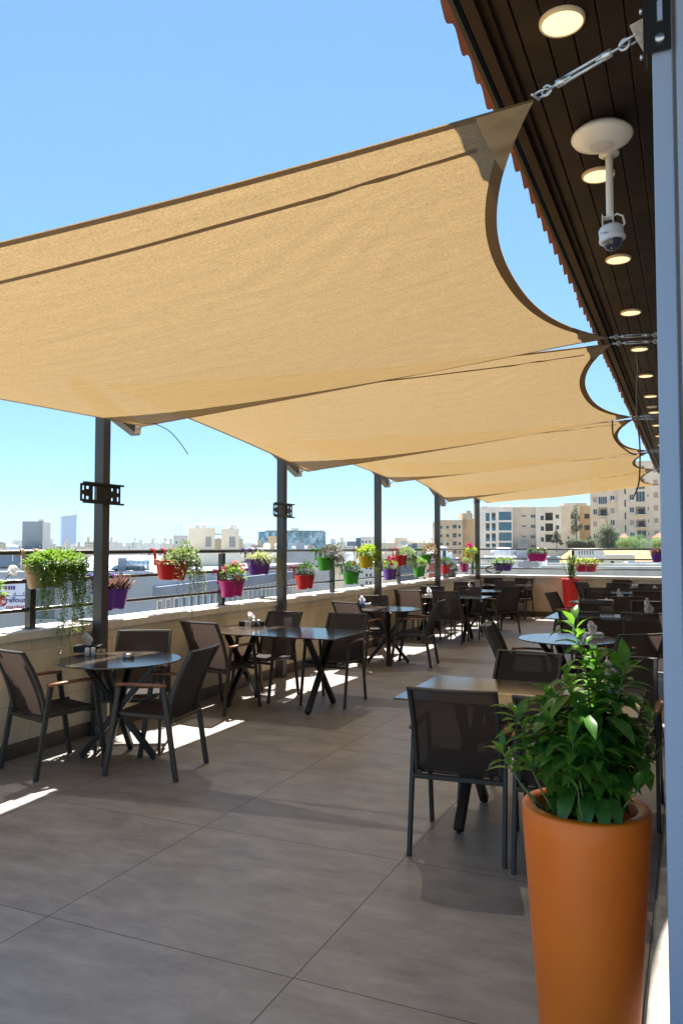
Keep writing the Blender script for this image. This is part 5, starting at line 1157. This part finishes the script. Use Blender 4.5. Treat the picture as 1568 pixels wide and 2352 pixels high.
for lab, u0, u1, vt, d, m_, rot in (('dark slate office block, lower left part', X3(418), X3(500), Y3(487), 330, S_dark, 0), ('dark slate office block, taller part', X3(500), X3(545), Y3(455), 335, S_dark, 0), ('cream office block with rooftop tanks beside the slate one', X3(545), X3(668), Y3(447), 332, S_pale, 0)):
    B = Bld('office_building', lab, 'building', u0, u1, vt, 1310, d, 25, m_)
    for j in range(3):
        for k in range(max(1, int((u1 - u0) / 8))): B.win(u0 + 2 + k * 8, vt + 8 + j * 12, u0 + 6 + k * 8, vt + 13 + j * 12, M_glassd, .3, 1, 'window', False)
    B.finish()
    if m_ is S_pale:
        for k in range(5): B.tank(u0 + 4 + 5 * k, 3.4, vt - 3.5, 4)
B = Bld('flat_roof_house', 'long cream rooftop block with dish and water tanks right of the third post', 'building', X3(700), X3(1195), Y3(505), 1300, 190, 14, S_cream)
for k in range(10): B.win(X3(745 + 45 * k), Y3(545), X3(765 + 45 * k), Y3(570), M_glassd, .3, 1, 'window', False)
B.finish(); B.roofbox(X3(850), X3(965), Y3(450), Y3(505), 2, 9, S_cream); B.roofbox(X3(848), X3(860), Y3(447), Y3(505), .5, 1.9, S_cream, 'chimney'); B.roofbox(X3(967), X3(1030), Y3(470), Y3(505), 3, 9, S_pale); B.roofbox(X3(1054), X3(1090), Y3(475), Y3(505), 2, 6, S_cream)
for x in (790, 830): B.tank(X3(x), 8, Y3(470), 4)
for x in (1103, 1121, 1140): B.tank(X3(x), 4, Y3(470), 3)
a = MB(); a.lathe([(0, 0), (.5, .1), (.95, .35)], 16); a.build('dish', S_white, B.o, True, Matrix.Translation((B.X(X3(932)), -1, B.h)) @ Matrix.Rotation(R(60), 4, 'X'))
# roofs seen under the top rail
def low(label, u0, u1, vt, vb, d, m_, wins=(), dep=10, rot=0, name='flat_roof_house', wm=None):
    B = Bld(name, label, 'building', u0, u1, vt, vb, d, dep, m_, rot, base=-12)
    for q in wins: B.win(*q, wm or M_glassd, .2, 1)
    B.finish(); rr = random.Random(int(u0 * 7)); W = B.x1 - B.x0
    for k in range(max(2, int((u1 - u0) / 14))):
        x = B.x0 + W * rr.uniform(.06, .9); y = rr.uniform(.8, dep * .8); q = rr.random(); z = B.h + .005
        if q < .4: MB().lathe([(.55, .35), (.57, .9), (.5, 1.25), (.2, 1.35), (0, 1.38)], 12, (x, y, z)).box(x - .5, x + .5, y - .5, y + .5, z, z + .34).build('water_tank', M_tank, B.o)
        elif q < .7: MB().cbox(x, x + .9, y, y + .4, z, z + .7, .03).build('air_conditioner', M_ac, B.o)
        elif q < .85: MB().box(x, x + min(3, W * .3), y, y + 2, z, z + rr.uniform(1.2, 2.2)).build('roof_room', B.m, B.o)
        else: MB().tube([(x, y, z), (x, y, z + 2.2)], .03, 5).tube([(x - .5, y, z + 2), (x + .5, y, z + 2)], .02, 4).build('aerial', M_gfr, B.o)
    return B
low('cream house with small blue windows under the yellow planter', X3(390), X3(668), Y3(690), 1420, 92, S_pale, [(X3(a), Y3(b_), X3(a + 22), Y3(b_ + 30)) for a in (415, 460, 500, 585, 620) for b_ in (705, 770, 840)] + [(X3(530), Y3(745), X3(565), Y3(770))])
low('sandy house with a glass door behind the red trailing planter', X3(735), X3(900), Y3(600), 1420, 120, S_cream, [(X3(a), Y3(b_), X3(a + 24), Y3(b_ + 34)) for a in (755, 800, 845) for b_ in (640, 720, 790)])
low('blue gray house between the third and fourth posts', X3(900), X3(1060), Y3(640), 1420, 100, S_bluegray, [(X3(a), Y3(b_), X3(a + 28), Y3(b_ + 30)) for a in (930, 985) for b_ in (700, 770)])
low('pale house left of the fourth post, with dark window band', X3(1060), X3(1200), Y3(590), 1420, 130, S_pale, [(X3(a), Y3(b_), X3(a + 30), Y3(b_ + 26)) for a in (1075, 1130) for b_ in (610, 665, 730)])
low('house with white awning between the fourth post and the corner', X3(1240), X3(1420), Y3(655), 1420, 75, S_clad, [(X3(a), Y3(690), X3(a + 30), Y3(720)) for a in (1260, 1345)])
low('orange trimmed red brick annex behind the fourth post', X3(1150), X3(1215), Y3(690), 1420, 88, stone('red_brick', (.40, .12, .08)))
low('cream low block under the dusky gray plant', X2(1260), X2(1400), Y2(480), 1420, 150, S_cream, [(X2(1330), Y2(585), X2(1345), Y2(605))])
low('large pale shed with curved roof line below the glass building', X2(935), X2(1262), Y2(455), 1420, 170, S_clad)
low('cream wall block right of the twin towers', X2(628), X2(935), Y2(455), 1420, 112, S_cream, [(X2(635), Y2(520), X2(670), Y2(552)), (X2(551), Y2(505), X2(572), Y2(545))], rot=-4)
# twin stair towers on a cream block
B = Bld('flat_roof_house', 'broad cream base block carrying the twin stair towers', 'building', X2(215), X2(628), Y2(470), 1420, 92, 12, S_cream, base=-12); B.win(X2(480), Y2(505), X2(505), Y2(565), M_glassd, .3, 1).finish()
for lab, a, b_, tks, wl, wr, vt in (('left twin stair tower with louvre panel and two white tanks', 265, 452, (330, 382), 387, 428, 283), ('right twin stair tower with louvre panel and a white tank cluster', 497, 620, (556, 588), 552, 595, 288)):
    B = Bld('stair_tower', lab, 'tower', X2(a), X2(b_), Y2(vt), Y2(475), 96, 4, S_cream, group='twin stair towers'); B.win(X2(wl), Y2(342), X2(wr), Y2(416), M_inside, .15, 1, 'window', True)
    B.finish(False)
    lv = MB(); A_ = B.rect(X2(wl), Y2(342), X2(wr), Y2(416))
    for k in range(12): z = A_[2] + (A_[3] - A_[2]) * (k + .3) / 12; lv.box(A_[0] + .02, A_[1] - .02, .02, .06, z, z + .12)
    lv.build('louvre', S_gray, B.o)
    for u in tks: B.tank(X2(u), 15.5 if a < 400 else 11, Y2(249), 2)
    if a > 400: MB().box(B.x0 - 2.6, B.x0 - .01, 1, 2.5, B.h - .7, B.h - .6).build('walkway', S_gray, B.o); gr = MB(); [gr.box(B.x0 - 2.6 + k * .26, B.x0 - 2.57 + k * .26, 1, 1.03, B.h - .59, B.h + .3) for k in range(11)]; gr.box(B.x0 - 2.6, B.x0, 1, 1.04, B.h + .3, B.h + .34); gr.tube([(B.x0 - 3, 2, B.h - 1), (B.x0 - 3, 2, B.h + 1.6)], .03, 5); gr.build('guard_rail', S_gray, B.o)
low('pale low block left of the twin stair towers', X2(165), X2(262), Y2(342), 1300, 130, S_pale, [(X2(180 + 30 * k), Y2(375), X2(190 + 30 * k), Y2(392)) for k in range(3)])
low('small tan house between the twin stair towers and the spider plant', X2(452), X2(500), Y2(362), 1300, 210, S_tan); low('tan house peeking right of the twin stair towers', X2(618), X2(648), Y2(365), 1300, 200, S_tan)

# ---- shopping centre with white sign, steel roof, duct, gray stair slab
B = Bld('shopping_centre', 'gray blue shopping centre with glass shop front and white sign panel', 'building', -330, 352, 1322, 1600, 62, 14, S_clad, base=-12)
for k in range(20):
    u = 62 + k * 14.4
    B.win(u, 1356, u + 13.6, 1421, M_blueglass, .25, 2)
for k in range(8): B.win(-260 + k * 30, 1415, -236 + k * 30, 1440)
B.finish(); sc0 = B
MB().box(B.x0, B.x1, -.9, -.03, B.Z(200, 1352) - B.zb, B.Z(200, 1333) - B.zb).build('canopy', S_bluegray, B.o)
# the side wing runs away to the right
pA = at(352, 1258, 62); pB = at(705, 1258, 112); ang = math.atan2(pB.y - pA.y, pB.x - pA.x); ln_ = (pB - pA).length
t = thing('shopping_wing', 'long gray side wing of the shopping centre with tall white framed windows', 'building', (pA.x, pA.y, -12), ang)
zt = sc0.h; m = MB(); m.box(.02, ln_, 0, 14, 0, zt).build('wall', S_clad, t)
m = MB(); m.box(.02, ln_, -.5, -.02, zt - 1.7, zt - .9).build('canopy', S_bluegray, t)
n_ = 30
for k in range(n_):
    x = .6 + (ln_ - 1) * k / n_; w_ = (ln_ - 1) / n_ * .55; g = MB().box(x, x + w_, -.12, -.02, zt - 5.0, zt - 2.0).build('window', M_tank, t); MB().box(x + .12, x + w_ - .12, -.15, -.121, zt - 4.9, zt - 2.1).build('pane', M_blueglass, g)
# sign
s0 = at(-45, 1330, 61); s1 = at(59, 1330, 61); z0 = at(10, 1404, 61).z; z1 = at(10, 1328, 61).z; wd = (s1 - s0).length; hh = z1 - z0
t = thing('shop_sign', 'white supermarket sign with blue and red lettering at the left frame edge', 'sign', (s1.x, s1.y, z0), sc0.ang)
MB().box(-wd, 0, -.02, .35, 0, hh).build('panel', mat('sign_panel_white', (.66, .70, .82), .4), t)
MB().box(-wd, 0, -.04, .36, hh + .003, hh + .5).build('top_band', S_clad, t)
M_navy = mat('sign_navy', (.02, .03, .20), .5); M_sred = mat('sign_red', (.42, .02, .05), .5)
mx = hh / 74      # metres per image unit on the panel
def SP(u, v): return Vector(((u - 59) * mx, -.05, (1404 - v) * mx))
def sg(u, v, size, s_, m_, nm, **k): text_obj(nm, s_, size * mx, m_, t, Matrix.Translation(SP(u, v)) @ Matrix.Rotation(R(90), 4, 'X'), depth=.02, **k)
sg(28, 1378.5, 16.5, 'Carrefour', M_navy, 'shop_name', bold=.006)
sg(38, 1394, 13.5, 'market', M_sred, 'shop_word', shear=.3, bold=.003)
am = MB()       # the Arabic name, drawn stroke by stroke
def stroke(pts, w_=1.5): am.tube([SP(u, v) for u, v in pts], w_ * mx / 2, 6)
stroke([(58, 1361), (54, 1364), (59, 1369), (40, 1369)]); stroke([(38.5, 1361), (38.5, 1369), (40, 1369)]); stroke([(35, 1365), (36, 1369), (33.5, 1372), (31, 1373)])
stroke([(28, 1369), (22, 1369), (21, 1365.5), (24, 1365.5), (24, 1369), (4, 1369)]); stroke([(23, 1361.5), (24, 1361.5)], 1.8); stroke([(0, 1369), (-1, 1365), (-4, 1366), (-2, 1369), (-1, 1372), (-5, 1374)]); stroke([(-9, 1365), (-8, 1369), (-12, 1373)])
am.build('arabic_name', M_navy, t)
lg = MB()
def bar(u0, u1, v0, v1): p, q = SP(u0, v1), SP(u1, v0); lg.box(p.x, q.x, -.07, -.03, p.z, q.z)
bar(24, 28, 1347, 1355); bar(29.5, 32.5, 1347, 1355); bar(34, 38, 1347, 1355); lg.build('logo_blue', M_navy, t); lg = MB(); bar(17, 21.5, 1347, 1355); lg.build('logo_red', M_sred, t)
# white standing seam roof
P0, P1, P2, P3 = at(168, 1316, 74), at(392, 1314, 74), at(372, 1277, 84), at(214, 1276, 84)
t = thing('steel_roof', 'white standing seam metal roof with ridge above the shopping centre', 'roof', (P0.x, P0.y, P0.z)); back = at(168, 1316, 96), at(392, 1314, 96)
m = MB(); m.add([P0 - P0, P1 - P0, P2 - P0, P3 - P0, Vector((back[0].x, back[0].y, P0.z)) - P0, Vector((back[1].x, back[1].y, P0.z)) - P0], [(0, 1, 2, 3), (1, 5, 2), (0, 3, 4), (3, 2, 5, 4), (0, 4, 5, 1)]); m.build('sheet', mat('white_metal_sheet', (.74, .78, .80), .35), t)
sm = MB()
for k in range(1, 12): a, b_ = (P0.lerp(P1, k / 12) - P0), (P3.lerp(P2, k / 12) - P0); sm.tube([a + Vector((0, 0, .03)), b_ + Vector((0, 0, .03))], .03, 4)
sm.build('seam', S_clad, t)
# duct
pd = at(318, 1296, 68); t = thing('ventilation_duct', 'shiny ribbed silver ventilation duct on the white roof', 'duct', pd, R(YAW + 10)); m = MB(); k = 68 / F
m.tube([(x_ * k, 0, 0) for x_ in (-25, 24)], 14 * k, 24); fixn(m.build('tube', mat('bright_duct_metal', (.72, .76, .80), .3, metal=.55), t, True))
m = MB()
for x_ in (-22, -10, 2, 14, 24): m.tube([((x_ - 1) * k, 0, 0), ((x_ + 1) * k, 0, 0)], 15 * k, 24)
m.build('ring', M_chrome, t); MB().box(-44 * k, -26 * k, -14 * k, 14 * k, -17 * k, 15 * k).build('housing', S_clad, t)
m = MB(); m.tube([(-44.2 * k, 0, -6 * k), (-62 * k, 0, -12 * k)], [11 * k, .3 * k], 16); m.build('cowl', M_chrome, t, True); MB().box(-40 * k, 30 * k, -12 * k, 12 * k, -24 * k, -17.2 * k).build('support', S_gray, t)
# gray building and slab at the far left
B = Bld('service_building', 'gray blue service building with pipes behind the sign', 'building', -200, 108, 1266, 1345, 76, 8, S_bluegray); B.win(-60, 1303, 28, 1325, M_inside, .8, 1, 'window', False).win(80, 1290, 96, 1302).finish()
MB().tube([(B.X(50), -.15, .2), (B.X(50), -.15, B.h - .3)], .09, 8).build('pipe', M_tank, B.o, True); MB().tube([(B.X(30), -.15, B.h - 1), (B.X(30), -.15, B.h - .1)], .06, 8).build('pipe', M_tank, B.o, True)
B = Bld('stair_slab', 'plain gray tower slab with floodlight at the far left', 'tower', 51, 98, 1197.5, 1300, 80, 5, S_gray, rot=-10); B.finish(False); B.roofbox(86, 98, 1192, 1197.5, .5, 2, S_pale)
a, b_, c, d = B.rect(90, 1253, 97, 1258); MB().box(a, b_, -.3, -.02, c, d).build('floodlight', M_black, B.o); MB().box(a + .06, b_ - .06, -.32, -.301, c + .04, d - .04).build('floodlight_glass', M_tank, B.o)
t = thing('water_tank', 'white water tank left of the gray tower slab', 'water tank', at(34, 1259, 79)); MB().lathe([(.65, -.5), (.65, .1), (.5, .22), (.2, .28), (.2, .33), (0, .33)], 20).build('tank', M_tank, t, True)
# glass tower with crane, far away
B = Bld('skyscraper', 'very tall pale blue tower with a crane on the hazy horizon', 'skyscraper', 141, 176, 1188, 1262, 2600, 50, mat('tower_blue_glass', (.10, .22, .50), .2), rot=6, base=-15); B.finish(False)
f_ = MB()
for k in range(1, 6): x = B.x0 + (B.x1 - B.x0) * k / 6; f_.box(x - .8, x + .8, -1.2, -.1, 0, B.h)
f_.build('mullion', S_dark, B.o); MB().poly([(B.x0, 0, B.h + .1), (B.x1, 0, B.h + .1), (B.x1, 50, B.h + .1), (B.x0, 50, B.h + .1), (B.x0, 0, B.h + 3), (B.x1, 0, B.h + 9), (B.x1, 50, B.h + 9), (B.x0, 50, B.h + 3)], [(0, 1, 5, 4), (1, 2, 6, 5), (2, 3, 7, 6), (3, 0, 4, 7), (4, 5, 6, 7)]).build('crown', S_dark, B.o)
cr_ = MB(); cr_.tube([(B.x1 - 3, 10, B.h), (B.x1 - 3, 10, B.h + 26)], .9, 4); cr_.tube([(B.x1 - 45, 10, B.h + 22), (B.x1 + 14, 10, B.h + 22)], .6, 4); cr_.build('crane', S_dark, B.o)
# ---- skyline: many small far blocks
r = random.Random(42); G = 'small blocks of the far skyline'
u = -40
k = 0; cnt = {}
while u < 1000 and k < 120:
    wd_ = r.uniform(9, 30); d = r.choice([300, 380, 480, 650, 900, 1300]); vt = r.uniform(1243, 1257) if d < 700 else r.uniform(1246, 1256)
    if u < 130: vt = r.uniform(1240, 1256)
    if 560 < u < 760 and vt < 1250: vt = 1251
    sm = r.choice(['cream', 'pale', 'tan', 'white']); reg = [n_ for lim, n_ in ((50, 'left of the gray tower slab'), (141, 'just left of the skyscraper'), (215, 'at the skyscraper foot'), (400, 'left of the twin towers'), (580, 'behind the twin towers'), (650, 'beside the second post'), (770, 'right of the blue glass building'), (870, 'near the slate office block'), (1e9, 'right of the third post')) if u < lim][0]; cnt[reg, sm] = cnt.get((reg, sm), 0) + 1
    B = Bld('skyline_block', '%s skyline block %s, %s of that colour from the left' % (sm, reg, LN[cnt[reg, sm] - 1]), 'building', u, u + wd_, vt, 1290, d, d * .03, {'cream': S_cream, 'pale': S_pale, 'tan': S_tan, 'white': S_white}[sm], rot=r.uniform(-12, 12), group=G)
    if d < 500:
        for a in range(int(wd_ / 6)):
            for c in range(2): B.win(u + 1.5 + a * 6, vt + 2.5 + c * 6, u + 4 + a * 6, vt + 5.5 + c * 6, M_glassd, .3, 1, 'window', False)
    B.finish(False)
    if r.random() < .5: q = r.uniform(.15, .6); X_ = B.x0 + (B.x1 - B.x0) * q; MB().box(X_, X_ + (B.x1 - B.x0) * .25, .5, d * .015, B.h + .01, B.h + d * .006).build('roof_room', B.m, B.o)
    u += wd_ * r.uniform(.45, .95); k += 1
def far_h(p, q):
    d = 3600 + 1500 * q; s_ = -.75 + 1.0 * p; v_ = Vector((FW.x, FW.y, 0)).normalized() * d + RT * (s_ * d); n_ = math.sin(p * 9) + .5 * math.sin(p * 23 + 1) + .3 * math.sin(p * 51)
    return (v_.x, v_.y, -14 + (22 + 9 * n_) * math.sin(math.pi * min(q * 1.2, 1)))
o = MB().grid(far_h, 80, 8).build('far_hills', mat('far_hill_earth', (.20, .19, .15), .9, noise=(.004, (.30, .27, .2), 1)), None, True); o['kind'] = 'structure'
# haze
hz = MB().box(-2600, 1700, -260, 5600, -13.6, 160).build('haze', None); hz['kind'] = 'stuff'
hm = bpy.data.materials.new('haze_air'); hm.use_nodes = True; n = hm.node_tree; n.nodes.remove(n.nodes['Principled BSDF']); pv = n.nodes.new('ShaderNodeVolumePrincipled'); pv.inputs['Color'].default_value = (.72, .86, 1, 1); pv.inputs['Density'].default_value = .00013; pv.inputs['Anisotropy'].default_value = .3
n.links.new(pv.outputs[0], n.nodes['Material Output'].inputs['Volume']); hz.data.materials.append(hm)
